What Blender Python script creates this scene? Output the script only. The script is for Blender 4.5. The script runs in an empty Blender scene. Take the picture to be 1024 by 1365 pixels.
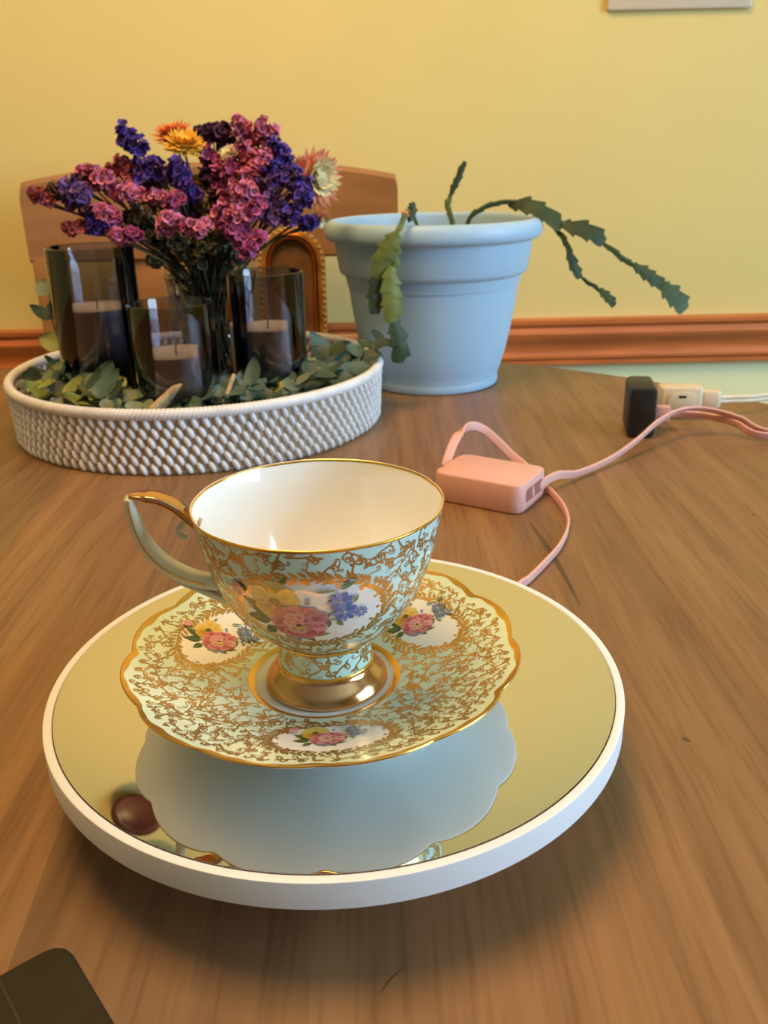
import bpy, math, random
from mathutils import Vector, Matrix
random.seed(7)
PI = math.pi
S = 0.01                      # everything below is authored in centimetres
sc = bpy.context.scene
COL = sc.collection

# ------------------------------------------------------------------ camera
F_PX, PITCH, ROLL, CAM_H = 1170.0, 0.38475, 0.0222, 20.878
cam_d = bpy.data.cameras.new('camera')
cam = bpy.data.objects.new('camera', cam_d); COL.objects.link(cam)
cam_d.sensor_fit = 'VERTICAL'; cam_d.sensor_height = 36.0
cam_d.lens = F_PX / 1365.0 * 36.0
cam_d.clip_start = 0.01; cam_d.clip_end = 30
FW = Vector((0, math.cos(PITCH), -math.sin(PITCH)))
UP0 = Vector((0, math.sin(PITCH), math.cos(PITCH)))
RT0 = Vector((1, 0, 0))
RT = RT0 * math.cos(ROLL) - UP0 * math.sin(ROLL)
UP = RT0 * math.sin(ROLL) + UP0 * math.cos(ROLL)
m = Matrix((RT, UP, -FW)).transposed().to_4x4()
m.translation = Vector((0, 0, CAM_H * S))
cam.matrix_world = m
cam_d.dof.use_dof = True
cam_d.dof.focus_distance = 0.30
cam_d.dof.aperture_fstop = 27.0
sc.camera = cam

def ray(px, py):
    return FW + RT * ((px - 512) / F_PX) - UP * ((py - 682.5) / F_PX)
def at(px, py, Y):
    d = ray(px, py); return Vector((0, 0, CAM_H)) + d * (Y / d.y)
def atz(px, py, z):
    d = ray(px, py); return Vector((0, 0, CAM_H)) + d * ((z - CAM_H) / d.z)

# ------------------------------------------------------------------ light
sc.view_settings.view_transform = 'Standard'
sc.view_settings.look = 'None'
sc.view_settings.gamma = 1.0
sc.view_settings.use_curve_mapping = False
sc.view_settings.exposure = 0.0
sc.cycles.sample_clamp_indirect = 40
w = bpy.data.worlds.new('world'); sc.world = w; w.use_nodes = True
w.node_tree.nodes['Background'].inputs[0].default_value = (0.60, 0.75, 1.0, 1)
w.node_tree.nodes['Background'].inputs[1].default_value = 1.0

def area(name, loc, target, sx, sy, power, color):
    l = bpy.data.lights.new(name, 'AREA'); l.shape = 'RECTANGLE'
    l.size = sx * S; l.size_y = sy * S; l.energy = power; l.color = color
    o = bpy.data.objects.new(name, l); COL.objects.link(o)
    o.location = Vector(loc) * S
    o.rotation_euler = (Vector(target) - Vector(loc)).to_track_quat('-Z', 'Y').to_euler()
    return o
# daylight in the side window, right of the table
area('window_daylight', (196, -20, 62), (0, -20, 62), 120, 120, 62, (0.47, 0.73, 1.0))
# warm ceiling lamp over the table
pl = bpy.data.lights.new('ceiling_lamp_light', 'SPOT'); pl.energy = 50; pl.color = (1.0, 0.60, 0.23)
pl.spot_size = math.radians(150); pl.spot_blend = 0.5      # the lamp's shade keeps its light off the ceiling
pl.shadow_soft_size = 0.28
plo = bpy.data.objects.new('ceiling_lamp_light', pl); COL.objects.link(plo)
plo.location = Vector((-20, 36, 118)) * S

# ------------------------------------------------------------------ materials
MATS = {}
def new_mat(name):
    mt = bpy.data.materials.new(name); mt.use_nodes = True
    MATS[name] = mt
    nt = mt.node_tree; b = nt.nodes['Principled BSDF']
    return mt, nt, b
def mat(name, col, rough=0.5, metal=0.0, var=0.0, vscale=40.0, bump=0.0, bscale=200.0, spec=0.5, coat=0.0,
        col2=None, objvar=0.0, trans=0.0, sss=0.0, stretch=None):
    mt, nt, b = new_mat(name)
    b.inputs['Roughness'].default_value = rough
    b.inputs['Metallic'].default_value = metal
    b.inputs['Specular IOR Level'].default_value = spec
    b.inputs['Coat Weight'].default_value = coat
    b.inputs['Coat Roughness'].default_value = 0.03
    if sss:
        b.inputs['Subsurface Weight'].default_value = sss
        b.inputs['Subsurface Radius'].default_value = (0.01, 0.006, 0.004)
        b.inputs['Subsurface Scale'].default_value = 0.3
    tc = nt.nodes.new('ShaderNodeTexCoord')
    vec = tc.outputs['Object']
    if stretch:
        mp = nt.nodes.new('ShaderNodeMapping'); mp.inputs['Scale'].default_value = stretch
        nt.links.new(vec, mp.inputs['Vector']); vec = mp.outputs['Vector']
    n = nt.nodes.new('ShaderNodeTexNoise'); n.inputs['Scale'].default_value = vscale
    n.inputs['Detail'].default_value = 4
    nt.links.new(vec, n.inputs['Vector'])
    r = nt.nodes.new('ShaderNodeValToRGB')
    c1 = [max(0, c * (1 - var)) for c in col] + [1]
    c2 = list(col2) + [1] if col2 else [min(1, c * (1 + var)) for c in col] + [1]
    r.color_ramp.elements[0].position = 0.32; r.color_ramp.elements[1].position = 0.68
    r.color_ramp.elements[0].color = c1; r.color_ramp.elements[1].color = c2
    nt.links.new(n.outputs['Fac'], r.inputs['Fac'])
    out = r.outputs['Color']
    if objvar:
        oi = nt.nodes.new('ShaderNodeObjectInfo')
        hs = nt.nodes.new('ShaderNodeHueSaturation')
        mr = nt.nodes.new('ShaderNodeMapRange')
        mr.inputs['To Min'].default_value = 1 - objvar; mr.inputs['To Max'].default_value = 1 + objvar
        nt.links.new(oi.outputs['Random'], mr.inputs['Value'])
        nt.links.new(mr.outputs['Result'], hs.inputs['Value'])
        nt.links.new(out, hs.inputs['Color']); out = hs.outputs['Color']
    nt.links.new(out, b.inputs['Base Color'])
    if bump:
        n2 = nt.nodes.new('ShaderNodeTexNoise'); n2.inputs['Scale'].default_value = bscale
        n2.inputs['Detail'].default_value = 3
        nt.links.new(vec, n2.inputs['Vector'])
        bp = nt.nodes.new('ShaderNodeBump'); bp.inputs['Strength'].default_value = bump
        bp.inputs['Distance'].default_value = 0.001
        nt.links.new(n2.outputs['Fac'], bp.inputs['Height'])
        nt.links.new(bp.outputs['Normal'], b.inputs['Normal'])
    return mt
def attr_mat(name, rough=0.12):
    mt, nt, b = new_mat(name)
    a = nt.nodes.new('ShaderNodeAttribute'); a.attribute_name = 'Col'
    n = nt.nodes.new('ShaderNodeTexNoise'); n.inputs['Scale'].default_value = 900
    tc = nt.nodes.new('ShaderNodeTexCoord'); nt.links.new(tc.outputs['Object'], n.inputs['Vector'])
    mx = nt.nodes.new('ShaderNodeMix'); mx.data_type = 'RGBA'; mx.blend_type = 'MULTIPLY'
    mx.inputs['Factor'].default_value = 0.25
    nt.links.new(a.outputs['Color'], mx.inputs['A']); nt.links.new(n.outputs['Fac'], mx.inputs['B'])
    nt.links.new(mx.outputs['Result'], b.inputs['Base Color'])
    b.inputs['Roughness'].default_value = rough
    return mt
def thin_glass(name, tint, gloss_rough=0.02, ior=1.5, boost=1.0):
    mt = bpy.data.materials.new(name); mt.use_nodes = True; MATS[name] = mt
    nt = mt.node_tree; nt.nodes.clear()
    o = nt.nodes.new('ShaderNodeOutputMaterial')
    t = nt.nodes.new('ShaderNodeBsdfTransparent'); g = nt.nodes.new('ShaderNodeBsdfGlossy')
    g.inputs['Roughness'].default_value = gloss_rough
    n = nt.nodes.new('ShaderNodeTexNoise'); n.inputs['Scale'].default_value = 6
    r = nt.nodes.new('ShaderNodeValToRGB')
    r.color_ramp.elements[0].color = [c * 0.96 for c in tint] + [1]; r.color_ramp.elements[1].color = list(tint) + [1]
    nt.links.new(n.outputs['Fac'], r.inputs['Fac']); nt.links.new(r.outputs['Color'], t.inputs['Color'])
    fr = nt.nodes.new('ShaderNodeFresnel'); fr.inputs['IOR'].default_value = ior
    mu = nt.nodes.new('ShaderNodeMath'); mu.operation = 'MULTIPLY'; mu.inputs[1].default_value = boost; mu.use_clamp = True
    mx = nt.nodes.new('ShaderNodeMixShader')
    nt.links.new(fr.outputs['Fac'], mu.inputs[0]); nt.links.new(mu.outputs[0], mx.inputs['Fac'])
    nt.links.new(t.outputs[0], mx.inputs[1]); nt.links.new(g.outputs[0], mx.inputs[2])
    nt.links.new(mx.outputs[0], o.inputs['Surface'])
    return mt

def srgb(r, g, b):
    f = lambda c: (c / 255 / 12.92) if c / 255 <= 0.04045 else ((c / 255 + 0.055) / 1.055) ** 2.4
    return (f(r), f(g), f(b))

wall_yellow = mat('yellow_wall_paint', (0.80, 0.645, 0.245), 0.75, var=0.015, vscale=8, bump=0.12, bscale=350, spec=0.25)
wall_mint = mat('mint_wall_paint', (0.93, 0.92, 0.52), 0.75, var=0.015, vscale=8, bump=0.12, bscale=350, spec=0.25)
room_grey = mat('grey_wall_paint', (0.50, 0.50, 0.52), 0.8, var=0.02)
ceil_white = mat('white_ceiling_paint', (0.78, 0.75, 0.68), 0.85, var=0.01)
floor_wood = mat('floor_boards', (0.22, 0.12, 0.06), 0.5, var=0.25, vscale=6, stretch=(6, 1, 1))
rail_wood = mat('red_brown_varnished_wood', (0.56, 0.165, 0.042), 0.32, var=0.22, vscale=14, stretch=(0.6, 6, 6), coat=0.25)
chair_wood = mat('chair_maple', (0.36, 0.165, 0.055), 0.42, var=0.14, vscale=10, stretch=(1, 5, 6), coat=0.15)
white_plastic = mat('white_enamel_rim', (0.84, 0.82, 0.80), 0.42, var=0.01)
mirror_m = mat('mirror_glass', (0.80, 0.80, 0.77), 0.012, metal=1.0, var=0.004)
dark_gap = mat('dark_gap', (0.05, 0.035, 0.02), 0.7, var=0.1)
mint_glaze = mat('mint_porcelain_glaze', (0.60, 0.82, 0.74), 0.09, var=0.03, vscale=60, coat=0.4)
dish_glaze = mat('pale_mint_dish_glaze', (0.68, 0.80, 0.60), 0.09, var=0.03, vscale=60, coat=0.4)
white_glaze = mat('white_porcelain_glaze', (0.88, 0.86, 0.80), 0.10, var=0.01, vscale=30, coat=0.3)
blue_glaze = mat('pale_blue_porcelain_glaze', (0.86, 0.94, 0.95), 0.3, var=0.02, vscale=30)
medal_glaze = mat('ivory_medallion_glaze', (0.86, 0.84, 0.80), 0.10, var=0.015, vscale=60, coat=0.3)
handle_glaze = mat('cream_handle_glaze', (0.66, 0.64, 0.50), 0.12, var=0.03, vscale=60, coat=0.4)
gold = mat('polished_gold', (0.74, 0.42, 0.20), 0.16, metal=1.0, var=0.05, vscale=80)
gold_print = mat('gold_leaf_print', (0.60, 0.37, 0.12), 0.30, metal=0.85, var=0.18, vscale=120)
gold_rim = mat('bright_gold_rim', (0.90, 0.50, 0.09), 0.22, metal=0.9, var=0.08, vscale=100)
paint = attr_mat('enamel_flower_paint')
pink_pl = mat('pink_soft_plastic', (0.80, 0.42, 0.34), 0.48, var=0.01, bump=0.05, bscale=900)
pink_dark = mat('pink_slot_shade', (0.34, 0.12, 0.10), 0.6, var=0.03)  # pink darkened to paint the shade inside the slot
black_pl = mat('black_plastic', (0.012, 0.012, 0.011), 0.42, var=0.1)
cream_pl = mat('cream_plastic', (0.74, 0.62, 0.42), 0.45, var=0.03)
olive_case = mat('dark_olive_case', (0.028, 0.021, 0.008), 0.6, spec=0.2, var=0.12, bump=0.06, bscale=900)
pot_blue = mat('pale_blue_plastic', (0.40, 0.585, 0.74), 0.45, var=0.015, vscale=12, bump=0.05, bscale=700)
soil_m = mat('dry_soil', (0.05, 0.035, 0.022), 0.95, var=0.5, vscale=90, bump=1.0, bscale=160)
cactus_m = mat('cactus_green', (0.028, 0.055, 0.014), 0.62, var=0.35, vscale=60, objvar=0.25)
cactus_y = mat('cactus_yellow_green', (0.11, 0.135, 0.018), 0.58, var=0.3, vscale=60, objvar=0.2)
rattan = mat('whitewashed_rattan', (0.76, 0.73, 0.71), 0.55, var=0.10, vscale=70, objvar=0.06, bump=0.25, bscale=500)
rattan_tan = mat('natural_rattan_core', (0.42, 0.31, 0.20), 0.65, var=0.15, vscale=60)
rattan_in = mat('rattan_tray_floor', (0.30, 0.20, 0.11), 0.7, var=0.25, vscale=60)
smoke = thin_glass('smoky_glass', (0.765, 0.765, 0.81), 0.02, 1.5, 1.6)
crystal = thin_glass('cut_crystal', (0.86, 0.89, 0.89), 0.03, 1.55, 1.6)
wax_m = mat('grey_candle_wax', (0.40, 0.35, 0.31), 0.5, var=0.06, vscale=30, sss=0.1)
wick_m = mat('candle_wick', (0.10, 0.08, 0.06), 0.9, var=0.2)
stem_m = mat('dried_stem', (0.075, 0.065, 0.028), 0.8, var=0.3, vscale=50, objvar=0.3)
stick_m = mat('pale_driftwood', (0.42, 0.28, 0.14), 0.8, var=0.3, vscale=60, stretch=(5, 5, 1))
gilt = mat('antique_gilt', (0.58, 0.33, 0.10), 0.34, metal=0.55, var=0.35, vscale=60, bump=0.3, bscale=180)
picture_m = mat('brown_picture', (0.16, 0.07, 0.02), 0.5, var=0.4, vscale=30)
plate_m = mat('beige_switch_plate', (0.66, 0.58, 0.46), 0.4, var=0.01)
def leafm(name, c): return mat(name, c, 0.55, var=0.22, vscale=50, objvar=0.28)
euc = [leafm('eucalyptus_blue_green', (0.068, 0.125, 0.098)), leafm('eucalyptus_dark_green', (0.042, 0.075, 0.042)),
       leafm('eucalyptus_yellow_green', (0.30, 0.33, 0.075)), leafm('eucalyptus_grey_green', (0.17, 0.20, 0.12))]
def petal(name, c, v=0.3): return mat(name, c, 0.75, var=v, vscale=120)
P_VIOLET = petal('violet_petals', (0.095, 0.04, 0.27)); P_PLUM = petal('plum_petals', (0.085, 0.022, 0.055))
P_PINK = petal('pink_petals', (0.60, 0.155, 0.255)); P_MAG = petal('magenta_petals', (0.46, 0.085, 0.22))
P_RED = petal('dusky_red_petals', (0.36, 0.07, 0.065)); P_LILAC = petal('lilac_petals', (0.20, 0.09, 0.27))
P_ORANGE = petal('orange_bracts', (0.75, 0.20, 0.05)); P_YELLOW = petal('yellow_bracts', (0.85, 0.42, 0.03))
P_PEACH = petal('peach_bracts', (0.82, 0.27, 0.12)); P_CREAM = petal('cream_bracts', (0.80, 0.66, 0.34))
P_STRAW = petal('straw_filler', (0.30, 0.19, 0.09)); P_OLIVE = petal('olive_filler', (0.10, 0.085, 0.04))

# table wood : long grain along the boards with soft knots and grey patches
def table_wood():
    mt, nt, b = new_mat('table_maple_boards')
    N = nt.nodes.new; L = nt.links.new
    tc = N('ShaderNodeTexCoord'); mp = N('ShaderNodeMapping')
    mp.inputs['Rotation'].default_value = (0, 0, -0.077); mp.inputs['Scale'].default_value = (1, 0.045, 1)
    oi = N('ShaderNodeObjectInfo'); cx = N('ShaderNodeCombineXYZ'); L(oi.outputs['Random'], cx.inputs['Z'])
    va = N('ShaderNodeVectorMath'); va.operation = 'MULTIPLY_ADD'
    L(cx.outputs[0], va.inputs[0]); va.inputs[1].default_value = (0, 0, 3.0)
    L(tc.outputs['Object'], mp.inputs['Vector']); L(mp.outputs[0], va.inputs[2])
    n1 = N('ShaderNodeTexNoise'); n1.inputs['Scale'].default_value = 75; n1.inputs['Detail'].default_value = 6; n1.inputs['Distortion'].default_value = 0.6
    n2 = N('ShaderNodeTexNoise'); n2.inputs['Scale'].default_value = 7; n2.inputs['Detail'].default_value = 3; n2.inputs['Distortion'].default_value = 0.8
    n3 = N('ShaderNodeTexNoise'); n3.inputs['Scale'].default_value = 420; n3.inputs['Detail'].default_value = 3
    for n in (n1, n2, n3): L(va.outputs[0], n.inputs['Vector'])
    r1 = N('ShaderNodeValToRGB')
    e = r1.color_ramp.elements; e[0].position = 0.28; e[1].position = 0.72
    e[0].color = (0.215, 0.106, 0.043, 1); e[1].color = (0.345, 0.182, 0.075, 1)
    L(n1.outputs['Fac'], r1.inputs['Fac'])
    r2 = N('ShaderNodeValToRGB'); e = r2.color_ramp.elements; e[0].position = 0.35; e[1].position = 0.68
    e[0].color = (0.72, 0.78, 0.86, 1); e[1].color = (1.06, 1.0, 0.93, 1)
    L(n2.outputs['Fac'], r2.inputs['Fac'])
    m1 = N('ShaderNodeMix'); m1.data_type = 'RGBA'; m1.blend_type = 'MULTIPLY'; m1.inputs['Factor'].default_value = 0.75
    L(r1.outputs[0], m1.inputs['A']); L(r2.outputs[0], m1.inputs['B'])
    r3 = N('ShaderNodeValToRGB'); e = r3.color_ramp.elements; e[0].position = 0.30; e[1].position = 0.52
    e[0].color = (0.74, 0.70, 0.66, 1); e[1].color = (1, 1, 1, 1)
    L(n3.outputs['Fac'], r3.inputs['Fac'])
    m2 = N('ShaderNodeMix'); m2.data_type = 'RGBA'; m2.blend_type = 'MULTIPLY'; m2.inputs['Factor'].default_value = 0.85
    L(m1.outputs['Result'], m2.inputs['A']); L(r3.outputs[0], m2.inputs['B'])
    # small dark flecks
    vo = N('ShaderNodeTexVoronoi'); vo.inputs['Scale'].default_value = 17; vo.inputs['Randomness'].default_value = 1
    mp2 = N('ShaderNodeMapping'); mp2.inputs['Scale'].default_value = (1.6, 0.8, 1)
    L(tc.outputs['Object'], mp2.inputs['Vector']); L(mp2.outputs[0], vo.inputs['Vector'])
    r4 = N('ShaderNodeValToRGB'); e = r4.color_ramp.elements; e[0].position = 0.018; e[1].position = 0.034
    e[0].color = (0.35, 0.28, 0.22, 1); e[1].color = (1, 1, 1, 1)
    L(vo.outputs['Distance'], r4.inputs['Fac'])
    m3 = N('ShaderNodeMix'); m3.data_type = 'RGBA'; m3.blend_type = 'MULTIPLY'; m3.inputs['Factor'].default_value = 0.9
    L(m2.outputs['Result'], m3.inputs['A']); L(r4.outputs[0], m3.inputs['B'])
    hs = N('ShaderNodeHueSaturation'); mr = N('ShaderNodeMapRange')
    mr.inputs['To Min'].default_value = 0.93; mr.inputs['To Max'].default_value = 1.07
    L(oi.outputs['Random'], mr.inputs['Value']); L(mr.outputs['Result'], hs.inputs['Value']); L(m3.outputs['Result'], hs.inputs['Color'])
    L(hs.outputs[0], b.inputs['Base Color'])
    b.inputs['Roughness'].default_value = 0.42; b.inputs['Specular IOR Level'].default_value = 0.4
    bp = N('ShaderNodeBump'); bp.inputs['Strength'].default_value = 0.10; bp.inputs['Distance'].default_value = 0.0005
    L(n1.outputs['Fac'], bp.inputs['Height']); L(bp.outputs[0], b.inputs['Normal'])
    return mt
table_m = table_wood()

# ------------------------------------------------------------------ mesh helpers
ORG = {}
def tag(o, label=None, cat=None, group=None, kind=None):
    if label: o['label'] = label
    if cat: o['category'] = cat
    if group: o['group'] = group
    if kind: o['kind'] = kind
    return o
def thing(name, loc, label, cat, group=None):
    o = bpy.data.objects.new(name, None); COL.objects.link(o)
    o.empty_display_size = 0.01
    loc = Vector(loc); o.location = loc * S; ORG[o.name] = loc
    return tag(o, label, cat, group)
def mesh(name, verts, faces, smooth=True, cols=None, org=Vector((0, 0, 0))):
    me = bpy.data.meshes.new(name)
    me.from_pydata([((v[0] - org[0]) * S, (v[1] - org[1]) * S, (v[2] - org[2]) * S) for v in verts], [], faces)
    if smooth: me.polygons.foreach_set('use_smooth', [True] * len(me.polygons))
    if cols:
        a = me.color_attributes.new('Col', 'FLOAT_COLOR', 'POINT')
        flat = []
        for c in cols: flat += [c[0], c[1], c[2], 1.0]
        a.data.foreach_set('color', flat)
    me.update()
    return me
def put(name, vf, mt, parent=None, smooth=True, cols=None, org=None, auto=None):
    """a mesh object from world-space centimetres; under a parent it takes the parent thing's origin"""
    if parent is not None:
        root = parent
        while root.parent is not None: root = root.parent
        og = ORG.get(root.name, Vector((0, 0, 0)))
    else:
        og = Vector(org) if org is not None else Vector((0, 0, 0))
    me = mesh(name, vf[0], vf[1], smooth, cols, og)
    me.materials.append(mt)
    o = bpy.data.objects.new(name, me); COL.objects.link(o)
    if parent is not None: o.parent = parent
    else:
        o.location = og * S; ORG[o.name] = og
    if auto: me.set_sharp_from_angle(angle=math.radians(auto))
    return o
def join(*vfs):
    V, Fc = [], []
    for v, f in vfs:
        k = len(V); V += list(v); Fc += [tuple(i + k for i in q) for q in f]
    return V, Fc
def box(x0, x1, y0, y1, z0, z1):
    V = [(x, y, z) for z in (z0, z1) for y in (y0, y1) for x in (x0, x1)]
    return V, [(0, 2, 3, 1), (4, 5, 7, 6), (0, 1, 5, 4), (2, 6, 7, 3), (0, 4, 6, 2), (1, 3, 7, 5)]
def xf(vf, mtx):
    return [tuple(mtx @ Vector(v)) for v in vf[0]], vf[1]
def cat_rom(P, n):
    P = [Vector(p) for p in P]; out = []
    for i in range(len(P) - 1):
        p0 = P[max(i - 1, 0)]; p1 = P[i]; p2 = P[i + 1]; p3 = P[min(i + 2, len(P) - 1)]
        for k in range(n):
            t = k / n
            out.append(0.5 * ((2 * p1) + (p2 - p0) * t + (2 * p0 - 5 * p1 + 4 * p2 - p3) * t * t + (3 * p1 - p0 - 3 * p2 + p3) * t ** 3))
    out.append(P[-1]); return out
def revolve(prof, n, c, mod=None, close=False):
    """prof: [(r,z)] ; mod(theta, r, z)->(r,z)"""
    V, Fc = [], []
    m_ = len(prof)
    for i in range(n):
        a = 2 * PI * i / n
        for r, z in prof:
            if mod: r, z = mod(a, r, z)
            V.append((c[0] + r * math.cos(a), c[1] + r * math.sin(a), c[2] + z))
    lim = m_ if close else m_ - 1
    for i in range(n):
        j = (i + 1) % n
        for k in range(lim):
            k2 = (k + 1) % m_
            Fc.append((i * m_ + k, j * m_ + k, j * m_ + k2, i * m_ + k2))
    return V, Fc
def disc(r, n, c, up=True):
    V = [tuple(c)] + [(c[0] + r * math.cos(2 * PI * i / n), c[1] + r * math.sin(2 * PI * i / n), c[2]) for i in range(n)]
    return V, [((0, 1 + i, 1 + (i + 1) % n) if up else (0, 1 + (i + 1) % n, 1 + i)) for i in range(n)]
def frames(P):
    T = []
    for i in range(len(P)):
        a = P[max(i - 1, 0)]; b = P[min(i + 1, len(P) - 1)]
        T.append((b - a).normalized())
    n = T[0].orthogonal().normalized(); N = []
    for t in T:
        n = (n - t * n.dot(t)); n = n.normalized() if n.length > 1e-6 else t.orthogonal().normalized()
        N.append(n)
    return T, N
def tube(P, rad, n=8, cap=True):
    P = [Vector(p) for p in P]; T, N = frames(P); V, Fc = [], []
    for i, p in enumerate(P):
        r = rad[i] if isinstance(rad, (list, tuple)) else rad
        b = T[i].cross(N[i])
        for k in range(n):
            a = 2 * PI * k / n
            V.append(tuple(p + (N[i] * math.cos(a) + b * math.sin(a)) * r))
    for i in range(len(P) - 1):
        for k in range(n):
            k2 = (k + 1) % n
            Fc.append((i * n + k, i * n + k2, (i + 1) * n + k2, (i + 1) * n + k))
    if cap:
        Fc.append(tuple(reversed(range(n)))); Fc.append(tuple((len(P) - 1) * n + k for k in range(n)))
    return V, Fc
def sweep(P, wides, sect):
    """sect: list of (a,b) or function(i)->list ; a along wide dir, b along the other"""
    P = [Vector(p) for p in P]; V, Fc = [], []
    N_ = len(P)
    for i, p in enumerate(P):
        t = (P[min(i + 1, N_ - 1)] - P[max(i - 1, 0)]).normalized()
        wd = Vector(wides[i]); wd = (wd - t * wd.dot(t)).normalized(); b = t.cross(wd)
        s = sect(i) if callable(sect) else sect
        for a, q in s: V.append(tuple(p + wd * a + b * q))
    k = len(sect(0) if callable(sect) else sect)
    for i in range(N_ - 1):
        for j in range(k):
            j2 = (j + 1) % k
            Fc.append((i * k + j, i * k + j2, (i + 1) * k + j2, (i + 1) * k + j))
    Fc.append(tuple(reversed(range(k)))); Fc.append(tuple((N_ - 1) * k + j for j in range(k)))
    return V, Fc
def rsect(w_, h_, r, n=3):
    out = []
    for sx, sy, a0 in ((1, 1, 0), (-1, 1, 90), (-1, -1, 180), (1, -1, 270)):
        for k in range(n + 1):
            a = math.radians(a0 + 90 * k / n)
            out.append((sx * (w_ / 2 - r) + r * math.cos(a), sy * (h_ / 2 - r) + r * math.sin(a)))
    return out
def slab(outline, z0, z1, bev):
    """rounded prism from a ccw outline: rings shrink toward bottom and top by bev"""
    c = Vector((sum(p[0] for p in outline) / len(outline), sum(p[1] for p in outline) / len(outline)))
    V, Fc = [], []; n = len(outline)
    def inset(p, d):
        i = outline.index(p)
        a = Vector(outline[i - 1]); b = Vector(outline[(i + 1) % n]); t = (b - a).normalized()
        return Vector(p) - Vector((t.y, -t.x)) * d
    rings = [(z0, bev), (z0 + bev * 0.3, bev * 0.3), (z0 + bev, 0), (z1 - bev, 0), (z1 - bev * 0.3, bev * 0.3), (z1, bev)]
    for z, d in rings:
        for p in outline:
            q = inset(p, d); V.append((q.x, q.y, z))
    for i in range(len(rings) - 1):
        for k in range(n):
            k2 = (k + 1) % n; Fc.append((i * n + k, i * n + k2, (i + 1) * n + k2, (i + 1) * n + k))
    Fc.append(tuple(reversed(range(n)))); Fc.append(tuple((len(rings) - 1) * n + k for k in range(n)))
    return V, Fc

# ------------------------------------------------------------------ the room
WY = 115.0; XL, XR, YF, ZF, ZC = -210.0, 190.0, -300.0, -76.0, 168.0
RAIL_Z = (-5.1, 1.05)
wall = put('wall_back', join(box(XL, XR, WY, WY + 8, RAIL_Z[0], ZC)), wall_yellow, smooth=False); tag(wall, 'yellow painted wall above the wooden chair rail', kind='structure')
wall2 = put('wall_back_lower', join(box(XL, XR, WY + 0.05, WY + 8, ZF, RAIL_Z[0])), wall_mint, smooth=False); tag(wall2, 'pale mint painted wall below the chair rail', kind='structure')
tag(put('wall_left', box(XL - 8, XL, YF, WY, ZF, ZC), wall_yellow, smooth=False), kind='structure')
tag(put('wall_front', box(XL, XR, YF - 8, YF, ZF, ZC), room_grey, smooth=False), kind='structure')
wy0, wy1, wz0, wz1 = -80, 40, 2, 122
wr = join(box(XR, XR + 8, YF, wy0, ZF, ZC), box(XR, XR + 8, wy1, WY, ZF, ZC), box(XR, XR + 8, wy0, wy1, ZF, wz0), box(XR, XR + 8, wy0, wy1, wz1, ZC))
tag(put('wall_right', wr, wall_yellow, smooth=False), kind='structure')
fl = put('floor', box(XL, XR, YF, WY, ZF - 4, ZF), floor_wood, smooth=False); tag(fl, kind='structure')
tag(put('ceiling', box(XL, XR, YF, WY, ZC, ZC + 4), ceil_white, smooth=False), kind='structure')
wfr = put('window_1', join(box(XR - 2, XR + 4, wy0 - 6, wy0 + 3, wz0 - 6, wz1 + 6), box(XR - 2, XR + 4, wy1 - 3, wy1 + 6, wz0 - 6, wz1 + 6),
          box(XR - 2, XR + 4, wy0 + 3, wy1 - 3, wz0 - 6, wz0 + 3), box(XR - 2, XR + 4, wy0 + 3, wy1 - 3, wz1 - 3, wz1 + 6)), white_plastic, smooth=False)
tag(wfr, kind='structure')
put('mullion', join(box(XR + 1, XR + 3, -21.5, -18.5, wz0 + 3, wz1 - 3), box(XR + 1, XR + 3, wy0 + 3, wy1 - 3, 60, 63)), white_plastic, wfr, smooth=False)
# chair rail with its moulded profile (d = distance from the wall)
rp = [(0.0, 1.05), (1.5, 1.05), (1.75, 0.9), (1.75, 0.42), (1.45, 0.2), (1.30, 0.0), (1.55, -0.35), (1.75, -0.8), (1.6, -1.4),
      (1.25, -2.0), (1.0, -2.6), (0.95, -3.1), (1.1, -3.5), (1.35, -3.75), (1.35, -4.05), (1.0, -4.15), (0.95, -4.35), (1.25, -4.55), (1.25, -4.9), (0.95, -5.1), (0.0, -5.1)]
V = [(x, WY - d, z) for x in (XL, XR) for d, z in rp]; n = len(rp)
tag(put('trim_1', (V, [(k, k + 1, n + k + 1, n + k) for k in range(n - 1)]), rail_wood, auto=35), 'red brown varnished wooden chair rail along the wall', kind='structure')
# switch plate at the top of the wall
sp = thing('switch_plate', (35.1, WY, 35.8), 'beige light switch plate high on the yellow wall', 'switch plate')
rect = lambda x0, x1, y0, y1, r: [((x0 + x1) / 2 + a, (y0 + y1) / 2 + b) for a, b in rsect(x1 - x0, y1 - y0, r)]
def wall_slab(x0, x1, z0, z1, d, bev, r):
    v, f = slab(rect(x0, x1, z0, z1, r), 0, d, bev)
    return [(x, WY - z, y) for x, y, z in v], [tuple(reversed(q)) for q in f]
put('plate', wall_slab(26.8, 43.4, 35.8, 47.3, 0.65, 0.28, 0.3), plate_m, sp, auto=40)
for k in range(3):
    xc = 30.5 + 4.6 * k
    v, f = wall_slab(xc - 1.6, xc + 1.6, 38.2, 44.9, 1.0, 0.2, 0.2)
    put('rocker', (v, f), plate_m, sp, auto=40)

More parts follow.
